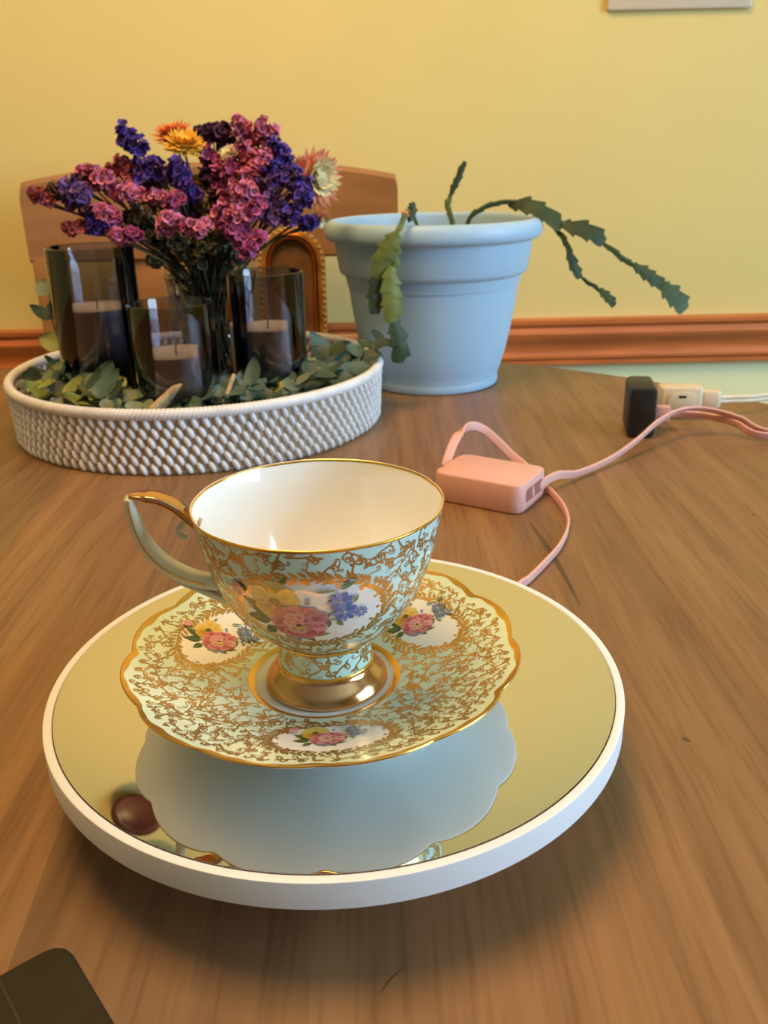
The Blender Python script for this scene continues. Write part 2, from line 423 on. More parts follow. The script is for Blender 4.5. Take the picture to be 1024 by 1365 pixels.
for (px, pz, pr, cm, nm, lab) in ((-41, 84, 4.2, (0.13, 0.035, 0.016), 'red_brown', 'round red brown plate standing in for an unidentified hanging high on the yellow wall'), (-39, 95, 3.6, (0.03, 0.05, 0.02), 'dark_green', 'round dark green plate standing in for an unidentified hanging high on the yellow wall')):
    o = put('wall_plate_standin', (lambda q: ([(px + x, WY - 0.02 - z, pz + y) for x, y, z in q[0]], q[1]))(revolve([(0.02, 0.7), (pr * 0.6, 0.75), (pr * 0.7, 1.0), (pr, 1.6), (pr, 1.4), (pr * 0.7, 0.3), (pr * 0.55, 0.0), (0.02, 0.0)], 40, (0, 0, 0))), mat(nm + '_glaze', cm, 0.3, var=0.5, vscale=25), None, org=(px, WY, pz))
    tag(o, lab, 'plate')  # added plain discs, stand-ins for an unidentified hanging reflected in the mirror

# ------------------------------------------------------------------ the round table of glued boards
TC = Vector((-16, 41)); TR = 60.4
tb = thing('dining_table', (TC.x, TC.y, ZF), 'round light brown wooden table of glued boards', 'table')
outline = [(TC.x + TR * math.cos(2 * PI * k / 160), TC.y + TR * math.sin(2 * PI * k / 160)) for k in range(160)]
GA = 0.077     # grain runs a little left of straight ahead
gx = Vector((math.cos(GA), math.sin(GA)))
def clip(poly, nrm, d, keep):
    out = []
    for i in range(len(poly)):
        a, b = Vector(poly[i - 1]), Vector(poly[i]); da, db = (a.dot(nrm) - d) * keep, (b.dot(nrm) - d) * keep
        if da >= 0: out.append(a)
        if da * db < 0: out.append(a + (b - a) * (da / (da - db)))
    return [tuple(p) for p in out]
edges = []; e0 = TC.dot(gx) - TR; k = 0; ws = [9.6, 8.1, 10.4, 8.8, 9.9, 7.6, 10.8, 9.2, 8.4, 10.1, 9.4, 8.9, 9.8]
bounds = [e0 - 1]
while bounds[-1] < TC.dot(gx) + TR: bounds.append(bounds[-1] + ws[len(bounds) % len(ws)])
for a, b in zip(bounds[:-1], bounds[1:]):
    pg = clip(clip(outline, gx, a, 1), gx, b, -1)
    pp = []
    for q in pg:
        if not pp or (Vector(q) - Vector(pp[-1])).length > 1e-4: pp.append(q)
    if len(pp) < 3: continue
    nn = len(pp); V = [(x, y, -2.6) for x, y in pp] + [(x, y, -0.02) for x, y in pp] + [(x + (TC.x - x) * 0.0004, y + (TC.y - y) * 0.0004, 0) for x, y in pp]
    Fc = [tuple(reversed(range(nn))), tuple(range(2 * nn, 3 * nn))]
    for r in (0, 1):
        Fc += [(r * nn + i, r * nn + (i + 1) % nn, (r + 1) * nn + (i + 1) % nn, (r + 1) * nn + i) for i in range(nn)]
    put('board', (V, Fc), table_m, tb, smooth=False)
put('pedestal', revolve([(0.1, -73), (7, -73), (6, -68), (4.5, -50), (5.5, -30), (7, -10), (12, -4), (12, -2.6), (0.1, -2.6)], 32, (TC.x, TC.y, 0)), chair_wood, tb, auto=40)
for k in range(4):
    a = PI / 4 + k * PI / 2; d = Vector((math.cos(a), math.sin(a)))
    P = cat_rom([(TC.x + d.x * r, TC.y + d.y * r, z) for r, z in ((3, -68), (16, -66), (28, -71), (38, -74.4))], 6)
    put('foot', tube(P, [3.0 - 0.05 * i for i in range(len(P))], 8), chair_wood, tb)
# dark streak and nicks in the wood
mark_m = mat('dark_wood_mark', (0.10, 0.055, 0.022), 0.5, var=0.2)
def sliver(pts, w_):
    P = cat_rom([Vector(p) for p in pts], 5); V, Fc = [], []; n_ = len(P)
    for i, p in enumerate(P):
        t = (P[min(i + 1, n_ - 1)] - P[max(i - 1, 0)]).normalized(); q = Vector((-t.y, t.x, 0)) * w_ / 2 * (0.15 + math.sin(PI * min(i / (n_ - 1) + 0.02, 1)))
        V += [tuple(p + q + Vector((0, 0, 0.004))), tuple(p - q + Vector((0, 0, 0.004)))]
    return V, [(2 * i, 2 * i + 1, 2 * i + 3, 2 * i + 2) for i in range(n_ - 1)]
put('wood_mark', sliver([atz(*q, 0) for q in ((706, 696), (725, 722), (748, 759), (774, 808))], 0.30), mark_m, tb)
put('wood_mark', sliver([atz(*q, 0) for q in ((506, 1326), (520, 1306), (540, 1288))], 0.05), mark_m, tb)
put('wood_mark', sliver([atz(*q, 0) for q in ((909, 983), (915, 986), (921, 989))], 0.16), mark_m, tb)
# ------------------------------------------------------------------ the chair behind
CY = 104.0
ch = thing('dining_chair', (-18, CY, ZF), 'wooden dining chair with a broad curved back against the yellow wall', 'chair')
def bow(x): return CY + 2.6 - 2.6 * ((x + 17.9) / 21.0) ** 2     # the back bows toward the wall
KX = CY / 100.0
xa, xb = -39.4, 2.3
n = 160; V, Fc = [], []
for i in range(n + 1):
    t = i / n; x = xa + (xb - xa) * t; y = bow(x)
    u = 2 * t - 1
    zt = 20.7 - 1.7 * abs(u) ** 2.6 - 1.1 * max(0, (abs(u) - 0.985) / 0.015) ** 2
    zb = 10.2 + 0.3 * u * u
    for dy, z in ((-1.0, zb + 0.3), (-1.0, zt - 0.5), (-0.55, zt), (0.55, zt), (1.0, zt - 0.5), (1.0, zb + 0.3), (0.6, zb), (-0.6, zb)):
        V.append((x, y + dy, z))
for i in range(n):
    for k in range(8):
        Fc.append((i * 8 + k, i * 8 + (k + 1) % 8, (i + 1) * 8 + (k + 1) % 8, (i + 1) * 8 + k))
Fc += [tuple(range(8)), tuple(n * 8 + k for k in reversed(range(8)))]
Fc = [tuple(reversed(f)) for f in Fc]
put('crest_rail', (V, Fc), chair_wood, ch, auto=40)
def bar(x0, x1, y0, y1, z0, z1, name, r=0.4):
    put(name, xf(slab(rect(x0, x1, y0, y1, r), z0, z1, 0.15), Matrix.Identity(4)), chair_wood, ch, auto=40)
for x0, x1 in ((-39.3, -35.6), (-1.4, 2.2)):
    bar(x0, x1, bow(x0) - 0.9, bow(x0) + 1.1, ZF, 10.9, 'leg')
for xc in (-27.2, -18.3, -9.6):
    bar(xc - 2.2, xc + 2.2, bow(xc) - 0.5, bow(xc) + 0.5, -27, 10.6, 'slat', 0.3)
bar(-39, 2, 104.6, 106.2, -29.5, -26, 'back_stretcher')
put('seat', slab(rect(-39.5, 2.5, 62, 106, 4), -33, -30, 0.8), chair_wood, ch, auto=40)
for x0 in (-38.5, -1.8):
    bar(x0, x0 + 3.6, 64, 67.6, ZF, -32.8, 'leg')

# ------------------------------------------------------------------ mirror turntable
DX, DY, DZ, DR = -1.84, 27.64, 3.5, 10.2
tt = thing('mirror_turntable', (DX, DY, 0), 'round white rimmed turntable with mirrored top under the teacup', 'turntable')
RM = 9.905
prof = [(RM, DZ - 0.35), (RM, DZ - 0.03), (RM + 0.03, DZ), (DR - 0.04, DZ), (DR - 0.01, DZ - 0.015), (DR, DZ - 0.05), (DR, 2.60), (DR - 0.08, 2.53), (6.0, 2.53)]
put('rim', revolve(prof, 192, (DX, DY, 0)), white_plastic, tt, auto=30)
put('gap_ring', revolve([(RM - 0.045, DZ - 0.06), (RM + 0.001, DZ - 0.06)], 160, (DX, DY, 0)), dark_gap, tt)
put('mirror', join(revolve([(0.001, DZ), (RM - 0.035, DZ), (RM - 0.035, DZ - 0.2)], 160, (DX, DY, 0))), mirror_m, tt, auto=30)
put('base', revolve([(0.1, 0), (6.2, 0), (6.3, 0.1), (6.3, 2.3), (6.2, 2.53), (0.1, 2.53)], 96, (DX, DY, 0)), pink_pl, tt, auto=30)

# ------------------------------------------------------------------ porcelain with printed decoration
class Surf:
    """surface of revolution with an arc-length parameter along its profile"""
    def __init__(self, prof, c, mod=None):
        self.p = [Vector((p[0], p[1])) for p in prof]; self.c = c; self.mod = mod
        self.s = [0.0]
        for a, b in zip(self.p[:-1], self.p[1:]): self.s.append(self.s[-1] + (b - a).length)
        self.L = self.s[-1]
    def rz(self, s):
        s = min(max(s, 0), self.L - 1e-6)
        lo, hi = 0, len(self.s) - 1
        while hi - lo > 1:
            md = (lo + hi) // 2
            if self.s[md] <= s: lo = md
            else: hi = md
        t = (s - self.s[lo]) / (self.s[hi] - self.s[lo])
        return self.p[lo].lerp(self.p[hi], t)
    def pt(self, th, s):
        q = self.rz(s); r, z = q
        if self.mod: r, z = self.mod(th, r, z)
        return Vector((self.c[0] + r * math.cos(th), self.c[1] + r * math.sin(th), self.c[2] + z))
    def off(self, th, s, d):
        e = 0.02
        a = self.pt(th, s + e) - self.pt(th, s - e); q = self.rz(s)
        b = self.pt(th + e / max(q.x, 0.3), s) - self.pt(th - e / max(q.x, 0.3), s)
        nrm = b.cross(a).normalized()
        return self.pt(th, s) + nrm * d * self.side
    side = 1
class Decal:
    cellmap = None
    def __init__(self, mapf): self.m = mapf; self.V = []; self.F = []; self.C = []
    def v(self, p, off, col):
        self.V.append(tuple(self.m(p[0], p[1], off))); self.C.append(col); return len(self.V) - 1
    def fan(self, pts, off=0.004, col=(0, 0, 0), ccol=None, ctr=None):
        c = ctr or (sum(p[0] for p in pts) / len(pts), sum(p[1] for p in pts) / len(pts))
        i0 = self.v(c, off, ccol or col); idx = [self.v(p, off, col) for p in pts]
        for k in range(len(idx)): self.F.append((i0, idx[k], idx[(k + 1) % len(idx)]))
    def grid(self, pts, off, col, rings=8):
        c = (sum(p[0] for p in pts) / len(pts), sum(p[1] for p in pts) / len(pts)); n_ = len(pts)
        i0 = self.v(c, off, col); prev = None
        for r in range(1, rings + 1):
            t = r / rings
            cur = [self.v((c[0] + (p[0] - c[0]) * t, c[1] + (p[1] - c[1]) * t), off, col) for p in pts]
            for k in range(n_):
                k2 = (k + 1) % n_
                if prev is None: self.F.append((i0, cur[k], cur[k2]))
                else: self.F.append((prev[k], cur[k], cur[k2], prev[k2]))
            prev = cur
    def stroke(self, pts, w_, off=0.004, col=(0, 0, 0)):
        P = [Vector(p) for p in pts]; L_, R_ = [], []
        for i, p in enumerate(P):
            t = P[min(i + 1, len(P) - 1)] - P[max(i - 1, 0)]
            if t.length < 1e-9: t = Vector((1, 0))
            t.normalize(); nn = Vector((-t.y, t.x)); ww = w_(i / (len(P) - 1)) if callable(w_) else w_
            L_.append(self.v(p + nn * ww / 2, off, col)); R_.append(self.v(p - nn * ww / 2, off, col))
        for i in range(len(P) - 1): self.F.append((R_[i], R_[i + 1], L_[i + 1], L_[i]))
    def leaf(self, p, ang, ln, wd, off=0.004, col=(0, 0, 0), ccol=None, n=4):
        d = Vector((math.cos(ang), math.sin(ang))); q = Vector((-d.y, d.x)); p = Vector(p); pts = []
        for k in range(n + 1):
            t = k / n; pts.append(tuple(p + d * ln * t + q * wd / 2 * math.sin(PI * t ** 0.8)))
        for k in range(n - 1, 0, -1):
            t = k / n; pts.append(tuple(p + d * ln * t - q * wd / 2 * math.sin(PI * t ** 0.8)))
        self.fan(pts, off, col, ccol)
    def dot(self, p, r, off=0.004, col=(0, 0, 0), n=6):
        self.fan([(p[0] + r * math.cos(2 * PI * k / n), p[1] + r * math.sin(2 * PI * k / n)) for k in range(n)], off, col)
    def clothoid(self, p, h, L_, k0, k1, w_, n=20, off=0.004):
        pts = [Vector(p)]; hd = h
        for i in range(n):
            t = i / n; hd += (k0 + (k1 - k0) * t ** 1.35) * L_ / n
            pts.append(pts[-1] + Vector((math.cos(hd), math.sin(hd))) * L_ / n)
        self.stroke(pts, w_, off); return pts
    def build(self, name, mt, parent, col=False):
        return put(name, (self.V, self.F), mt, parent, cols=self.C if col else None)

def filigree(D, rnd, cells, blocked, size, small=False):
    """gold scrollwork: paired scrolls, sprigs of leaves and dotted fans, one motif per cell"""
    for (u, v, i) in cells:
        if blocked(u, v, 0.28 * size): continue
        if D.cellmap: D.m = D.cellmap(u)
        s = size; h = rnd.choice((0.3, 1.3, 2.6, 3.9, 5.2)) + rnd.uniform(-0.25, 0.25); sg = 1 if (i % 2) else -1
        wd = 0.058 * s / 0.8
        tw = lambda t, w0=wd: w0 * (1.25 - 0.45 * t)
        p = (u, v)
        a = D.clothoid(p, h, 1.30 * s, -0.4 * sg / s, 14.0 * sg / s, tw)
        b = D.clothoid(p, h + PI, 1.05 * s, 0.4 * sg / s, 13.5 * sg / s, tw)
        if small: D.dot(a[-1], 0.07 * s); D.dot(b[-1], 0.07 * s); continue
        c = D.clothoid(a[5], h + 1.0 * sg * -1, 0.62 * s, 0, -17 * sg / s, tw, n=14)
        for q in (a[-1], b[-1], c[-1]): D.dot(q, 0.06 * s)
        for k, q in ((2, a[2]), (6, a[6]), (9, a[9]), (4, b[4]), (7, b[7])):
            ss = 1 if (k + i) % 2 else -1
            nx = a[k + 1] - a[k] if q is a[k] else b[k + 1] - b[k]
            an = math.atan2(nx.y, nx.x) + ss * 0.85
            if not blocked(q.x + 0.25 * s * math.cos(an), q.y + 0.25 * s * math.sin(an), 0.05):
                D.leaf(q, an, 0.28 * s, 0.13 * s)
        if i % 3 == 0:
            o = Vector(p) + Vector((math.cos(h + 1.57 * sg), math.sin(h + 1.57 * sg))) * 0.32 * s
            for ii in range(-1, 2):
                for jj in range(-1, 2): D.dot(o + Vector((ii, jj)) * 0.085 * s, 0.024 * s, n=5)
def wreath(D, rnd, ctr, a, b, n, map2=lambda x, y: (x, y), sc_=1.0):
    """leafy border round a medallion"""
    for k in range(n):
        t = 2 * PI * k / n; t2 = 2 * PI * (k + 1) / n
        e = lambda q, g=1.0: (ctr[0] + a * g * math.cos(q), ctr[1] + b * g * math.sin(q))
        pts = [e(t + (t2 - t) * j / 4, 1.0 + 0.035 * math.sin(7 * (t + (t2 - t) * j / 4))) for j in range(5)]
        D.stroke([map2(*p) for p in pts], 0.045 * sc_, 0.006)
        tx = (-a * math.sin(t), b * math.cos(t)); an = math.atan2(tx[1], tx[0])
        for sgn in (1, -1):
            for ex in (0.0, 0.5):
                p = e(t + (t2 - t) * ex); ang = an + sgn * rnd.uniform(0.55, 0.95)
                pm = map2(*p); pn = map2(p[0] + 0.01 * math.cos(ang), p[1] + 0.01 * math.sin(ang))
                D.leaf(pm, math.atan2(pn[1] - pm[1], pn[0] - pm[0]), rnd.uniform(0.26, 0.36) * sc_, 0.11 * sc_, 0.006)
        if k % 2 == 0:
            p = e(t, 0.86); D.stroke([map2(*e(t, 1.0)), map2(*p)], 0.025 * sc_, 0.006); D.dot(map2(*p), 0.055 * sc_, 0.007, n=8)

PK0, PK1, PK2, PK3 = (0.40, 0.05, 0.085), (0.60, 0.15, 0.19), (0.74, 0.31, 0.33), (0.86, 0.52, 0.50)
YL0, YL1, YL2 = (0.42, 0.20, 0.02), (0.72, 0.45, 0.06), (0.84, 0.66, 0.22)
BL0, BL1 = (0.09, 0.16, 0.44), (0.24, 0.36, 0.72)
GB0, GB1 = (0.16, 0.20, 0.28), (0.32, 0.37, 0.45)
GR0, GR1, GR2 = (0.035, 0.085, 0.022), (0.075, 0.15, 0.04), (0.25, 0.32, 0.12)
def bouquet(D, M, rnd, blue=(BL0, BL1)):
    """the painted spray: rose, yellow flower, blue flowers and leaves ; M maps local cm to the decal's coordinates"""
    class Q:     # the decal with M in front
        pass
    def petal_pts(c, ang, ln, wd, n=9, base=0.0, tip=0.62):
        d = Vector((math.cos(ang), math.sin(ang))); q = Vector((-d.y, d.x)); c = Vector(c); pts = []
        for k in range(2 * n):
            a = 2 * PI * k / (2 * n)
            x = (1 - math.cos(a)) / 2; y = math.sin(a) / 2 * (0.55 + 0.75 * x)
            if x > 0.9: x = 0.9 + (x - 0.9) * (0.6 if k % 2 else 1.3)
            pts.append(tuple(c + d * (base + ln * x) + q * wd * y))
        return pts
    o = [0.010]
    tr = [lambda p: p]
    def fan(pts, col, ccol, ctr=None):
        o[0] += 0.0006; pts = [tr[0](p) for p in pts]
        D.fan([M(*p) for p in pts], o[0], col, ccol, M(*ctr) if ctr else None)
    def leaf(p, ang, ln, wd, col, ccol):
        o[0] += 0.0006
        d = Vector((math.cos(ang), math.sin(ang))); q = Vector((-d.y, d.x)); p = Vector(p); pts = []
        for k in range(7):
            t = k / 6; pts.append(tuple(p + d * ln * t + q * wd / 2 * math.sin(PI * t ** 0.75)))
        for k in range(5, 0, -1):
            t = k / 6; pts.append(tuple(p + d * ln * t - q * wd / 2 * math.sin(PI * t ** 0.75)))
        D.fan([M(*x) for x in pts], o[0], col, ccol)
        o[0] += 0.0004
        D.stroke([M(*(p + d * ln * t)) for t in (0.05, 0.5, 0.9)], 0.018, o[0], GR2)
    def line(pts, w_, col):
        o[0] += 0.0005; D.stroke([M(*p) for p in pts], w_, o[0], col)
    # leaves behind
    leaf((-0.75, 0.05), 2.55, 0.95, 0.42, GR1, GR0); leaf((-0.8, -0.1), 3.15, 0.80, 0.40, GR0, GR1); leaf((-0.75, -0.35), 3.85, 0.55, 0.32, GR1, GR0)
    leaf((0.25, -0.62), 0.1, 0.62, 0.17, GR2, GR1); leaf((0.10, -0.62), -0.75, 0.40, 0.18, GR1, GR2)
    line([(0.62, 0.0), (0.85, 0.02), (1.05, -0.05), (1.12, -0.14)], 0.025, GR1)
    leaf((0.80, 0.0), -1.5, 0.30, 0.17, GR1, GR2); leaf((1.05, -0.06), -0.9, 0.28, 0.15, GR2, GR1); leaf((0.70, 0.05), 0.8, 0.32, 0.09, GR2, GR1)
    line([(-0.35, 1.0), (-0.25, 1.2), (-0.3, 1.35)], 0.02, GR2); leaf((-0.28, 1.2), 0.9, 0.24, 0.12, GR2, GR1)
    line([(-1.0, 0.25), (-1.35, 0.55)], 0.02, GR2); line([(-1.0, 0.1), (-1.45, 0.25)], 0.02, GR2)
    # yellow flower
    for k, a in enumerate((1.5, 2.75, 0.35, 3.9, -0.9)):
        fan(petal_pts((-0.55, 0.62), a, 0.62, 0.62, base=0.04), YL2 if k < 3 else YL1, YL0 if k > 2 else YL1, (-0.5 + 0.25 * math.cos(a), 0.62 + 0.25 * math.sin(a)))
    fan([(-0.55 + 0.17 * math.cos(k), 0.60 + 0.15 * math.sin(k)) for k in (0, 1, 2, 3, 4, 5)], (0.16, 0.14, 0.02), (0.08, 0.08, 0.015))
    # blue-grey bits under the rose
    for cx_, cy_ in ((-0.15, -0.72), (0.15, -0.68), (-0.4, -0.62)):
        for k in range(5): fan(petal_pts((cx_, cy_), k * 1.2566, 0.16, 0.12), GB1, GB0)
    # rose
    tr[0] = lambda p: (p[0] * 0.80, -0.1 + (p[1] + 0.1) * 0.82)
    for k in range(11):
        a = 2 * PI * k / 11 + 0.15
        fan(petal_pts((0.1 * math.cos(a), -0.1 + 0.06 * math.sin(a)), a, 0.62 + 0.28 * abs(math.cos(a)), 0.62, base=0.02), PK2 if k % 2 else PK1, PK0)
    fan(petal_pts((0.1, 0.0), 0.25, 0.95, 0.55), PK2, PK0)
    fan(petal_pts((0.15, -0.1), -0.25, 0.85, 0.45), PK3, PK1)
    for k in range(7):
        a = 2 * PI * k / 7 + 0.5
        fan(petal_pts((-0.02, -0.1), a, 0.46 + 0.12 * abs(math.cos(a)), 0.40), PK3 if k % 3 else PK2, PK0)
    fan([(-0.16 + 0.36 * math.cos(a), -0.05 + 0.22 * math.sin(a)) for a in [k * 0.571 for k in range(11)]], PK3, PK2)
    fan([(-0.20 + 0.24 * math.cos(a), -0.02 + 0.13 * math.sin(a)) for a in [k * 0.571 for k in range(11)]], PK1, PK3)
    fan([(0.02 + 0.15 * math.cos(a), -0.19 + 0.075 * math.sin(a)) for a in [k * 0.785 for k in range(8)]], (0.16, 0.08, 0.02), (0.03, 0.03, 0.01))
    for k in range(9):
        a = -2.6 + 0.36 * k; line([(0.03, -0.2), (0.03 + 0.27 * math.cos(a), -0.2 + 0.17 * math.sin(a))], 0.02, YL2)
    # blue flowers
    tr[0] = lambda p: p
    for cx_, cy_, r in ((1.12, 0.62, 0.30), (1.24, 0.26, 0.31), (1.68, 0.18, 0.16)):
        for k in range(9):
            a = 2 * PI * k / 9 + cx_; fan(petal_pts((cx_ + 0.03 * math.cos(a), cy_ + 0.03 * math.sin(a)), a, r, r * 0.5, 4), blue[1] if k % 2 else blue[0], blue[0])
        fan([(cx_ + 0.045 * math.cos(k), cy_ + 0.045 * math.sin(k)) for k in range(6)], (0.8, 0.7, 0.35), (0.7, 0.5, 0.2))
    fan([(0.3 + 0.085 * math.cos(k), 0.66 + 0.085 * math.sin(k)) for k in range(6)], GB1, GB0)
    leaf((0.55, 1.0), 0.05, 0.5, 0.12, GR2, GB1); leaf((1.1, 1.02), 0.5, 0.5, 0.12, GR2, GR1); leaf((1.45, 0.55), 1.2, 0.3, 0.12, GR2, GR1)
    # small pink blossom at the side
    for k in range(5): fan(petal_pts((-1.55, 0.82), k * 1.2566, 0.22, 0.2), PK3, PK1)

# ---- saucer
SX, SY = -2.2, 26.3
N_LOBE = 12
def lobe(a):
    t = abs(math.sin((a - math.radians(2)) * N_LOBE / 2))
    return t ** 0.75
def smod(a, r, z):
    t = min(max((r - 3.8) / 2.85, 0), 1); t = t * t * (3 - 2 * t)
    return r * (1 + 0.036 * (lobe(a) - 0.72) * t), z + 0.13 * (lobe(a) - 0.7) * t
SB = DZ + 0.006
top_ctl = [(0.01, 0.52), (1.2, 0.52), (2.0, 0.52), (2.28, 0.54), (2.42, 0.60), (2.55, 0.66), (3.1, 0.80), (4.0, 1.03), (5.0, 1.33), (5.9, 1.65), (6.45, 1.87), (6.64, 1.955)]
top_p = [tuple(q) for q in cat_rom([Vector(p) for p in top_ctl], 5)]
bot_ctl = [(6.64, 1.955), (6.66, 1.91), (6.60, 1.84), (6.0, 1.56), (5.0, 1.16), (4.2, 0.84), (3.6, 0.52), (3.42, 0.30)]
bot_p = [tuple(q) for q in cat_rom([Vector(p) for p in bot_ctl], 4)] + [(3.40, 0.06), (3.33, 0.0), (3.2, 0.0), (3.12, 0.1), (3.05, 0.3), (2.0, 0.36), (0.01, 0.36)]
sau = thing('saucer', (SX, SY, SB), 'mint saucer with scalloped gold rim, gold scrollwork and painted flower medallions', 'saucer')
i_in = next(i for i, p in enumerate(top_p) if p[0] > 2.44)
put('well', revolve(top_p[:i_in + 1], 96, (SX, SY, SB)), white_glaze, sau)
put('dish', revolve(top_p[i_in:], 240, (SX, SY, SB), smod), dish_glaze, sau)
put('underside', revolve(bot_p, 240, (SX, SY, SB), smod), blue_glaze, sau, auto=50)
S_top = Surf(top_p, (SX, SY, SB), smod); S_top.side = -1
# gold rim band and inner ring, lying just proud of the glaze
def band(surf, s0, s1, off, n, ns=4, wav=None):
    V, Fc = [], []
    for i in range(n):
        th = 2 * PI * i / n
        for k in range(ns + 1):
            a = s0 + (wav(th) if wav else 0); V.append(tuple(surf.off(th, a + (s1 - a) * k / ns, off)))
    for i in range(n):
        j = (i + 1) % n
        for k in range(ns): Fc.append((i * (ns + 1) + k, j * (ns + 1) + k, j * (ns + 1) + k + 1, i * (ns + 1) + k + 1))
    return V, Fc
put('gold_rim', join(band(S_top, S_top.L - 0.17, S_top.L - 0.001, 0.006, 240, wav=lambda t: 0.05 * math.sin(t * 17) + 0.03 * math.sin(t * 41)),
    revolve([(6.64, 1.963), (6.672, 1.945), (6.672, 1.90)], 240, (SX, SY, SB), smod)), gold_rim, sau)
put('gold_ring', band(S_top, 2.43, 2.66, 0.006, 120, wav=lambda t: 0.02 * math.sin(t * 13)), gold_rim, sau)
def sau_map(x, y, off):
    th = math.atan2(y, x); r = math.hypot(x, y)
    return S_top.off(th, r * 1.03, off)
MED = [(math.radians(a), 4.3) for a in (-84, 36, 156)]
def sblock(x, y, mrg):
    r = math.hypot(x, y)
    if r < 2.72 + mrg or r > 6.35 - mrg * 0.6: return True
    for a, rr in MED:
        dx_, dy_ = x - rr * math.cos(a), y - rr * math.sin(a)
        rad = dx_ * math.cos(a) + dy_ * math.sin(a); tan = -dx_ * math.sin(a) + dy_ * math.cos(a)
        if (rad / (1.22 + mrg)) ** 2 + (tan / (1.95 + mrg)) ** 2 < 1: return True
    return False
rnd = random.Random(3)
fil = Decal(sau_map); cells = []; idx = 0; r = 2.95; row = 0
while r < 6.3:
    nn = int(2 * PI * r / 0.66)
    for k in range(nn):
        a = 2 * PI * (k + 0.5 * (row % 2)) / nn
        cells.append((r * math.cos(a) + rnd.uniform(-.08, .08), r * math.sin(a) + rnd.uniform(-.08, .08), idx)); idx += 1
    r += 0.50; row += 1
filigree(fil, rnd, cells, sblock, 0.66)
filigree(fil, rnd, [(u * math.cos(0.09) - v * math.sin(0.09) + 0.0, u * math.sin(0.09) + v * math.cos(0.09), i) for u, v, i in cells], sblock, 0.40, True)
for k in range(150):        # small scallop scrolls beneath the gold rim
    a = 2 * PI * k / 150; fil.leaf((6.08 * math.cos(a), 6.08 * math.sin(a)), a + (0.6 if k % 2 else -0.6), 0.26, 0.09)
for a, rr in MED:
    m2 = lambda x, y, a=a, rr=rr: ((rr + x) * math.cos(a) - y * math.sin(a), (rr + x) * math.sin(a) + y * math.cos(a))
    wreath(fil, rnd, (0, 0), 1.20, 1.92, 28, m2, 1.15)
fil.build('gold_scrollwork', gold_print, sau)
ROTS = {0: (0.10, (-0.1, 0.05)), 1: (0.05, (-0.15, 0.1)), 2: (0.15, (0.05, -0.05))}
for k, (a, rr) in enumerate(MED):
    md = Decal(sau_map)
    m2 = lambda x, y, a=a, rr=rr: ((rr + x) * math.cos(a) - y * math.sin(a), (rr + x) * math.sin(a) + y * math.cos(a))
    md.grid([m2(1.17 * math.cos(t), 1.88 * math.sin(t)) for t in [2 * PI * i / 40 for i in range(40)]], 0.003, (1, 1, 1), 10)
    mo = md.build('medallion', medal_glaze, sau)
    bq = Decal(sau_map); rt, of = ROTS[k]
    sc_ = (0.66, 0.74, 0.76)[k]
    cxm, cym = rr * math.cos(a) + of[0], rr * math.sin(a) + of[1]
    M = lambda x, y, sc_=sc_, cxm=cxm, cym=cym, rt=rt: (cxm + sc_ * (x * math.cos(rt) - y * math.sin(rt)), cym + sc_ * 1.15 * (x * math.sin(rt) + y * math.cos(rt)))
    bouquet(bq, M, rnd, (GB0, GB1))
    bq.build('painted_bouquet', paint, mo, col=True)

# ---- teacup
CX, CYc, CZ = -2.12, 26.3, SB + 0.535
cup = thing('teacup', (CX, CYc, CZ), 'mint porcelain teacup with gold scrollwork, painted rose bouquet and gold foot', 'teacup')
body_ctl = [(1.60, 0.86), (1.58, 1.2), (1.56, 1.55), (1.60, 1.80), (1.68, 1.92), (1.90, 2.08), (2.28, 2.38), (2.70, 2.85), (3.08, 3.4), (3.4, 4.05), (3.66, 4.8), (3.85, 5.55), (3.97, 6.2), (4.06, 6.66)]
body_p = [tuple(q) for q in cat_rom([Vector(p) for p in body_ctl], 5)]
in_ctl = [(4.06, 6.66), (4.035, 6.69), (4.0, 6.66), (3.88, 6.2), (3.56, 4.8), (2.95, 3.5), (2.3, 2.75), (1.6, 2.35), (0.9, 2.18), (0.01, 2.12)]
in_p = [tuple(q) for q in cat_rom([Vector(p) for p in in_ctl], 5)]
foot_ctl = [(2.06, 0.0), (2.12, 0.06), (2.10, 0.18), (1.98, 0.38), (1.80, 0.57), (1.66, 0.72), (1.60, 0.86)]
foot_p = [(0.01, 0.25), (1.75, 0.22), (1.85, 0.0)] + [tuple(q) for q in cat_rom([Vector(p) for p in foot_ctl], 5)]
def cmod(a, r, z):
    t = min(max((z - 4.0) / 2.6, 0), 1)
    return r * (1 + 0.006 * (lobe(a + 0.2) - 0.7) * t), z
put('body', revolve(body_p, 192, (CX, CYc, CZ), cmod), mint_glaze, cup)
put('interior', revolve(in_p, 192, (CX, CYc, CZ), cmod), white_glaze, cup)
put('gold_foot', revolve(foot_p, 128, (CX, CYc, CZ)), gold, cup, auto=50)
S_cup = Surf(body_p, (CX, CYc, CZ), cmod)
put('gold_rim', join(band(S_cup, S_cup.L - 0.055, S_cup.L, 0.005, 192), revolve([(4.066, 6.66), (4.045, 6.70), (4.02, 6.702), (3.985, 6.66), (3.975, 6.62)], 192, (CX, CYc, CZ), cmod)), gold_rim, cup)
put('gold_line', join(revolve([(1.60, 0.82), (1.655, 0.84), (1.66, 0.90), (1.60, 0.94)], 96, (CX, CYc, CZ)),
    revolve([(1.60, 1.775), (1.655, 1.80), (1.69, 1.86), (1.68, 1.90)], 96, (CX, CYc, CZ))), gold_rim, cup)
s_med = 4.2
MA = math.radians(-91.5)
def cup_map_abs(u, s, off):        # u = angle * reference radius 3.2
    return S_cup.off(u / 3.2, s, off)
CMED = [(MA, s_med), (MA + PI, s_med)]
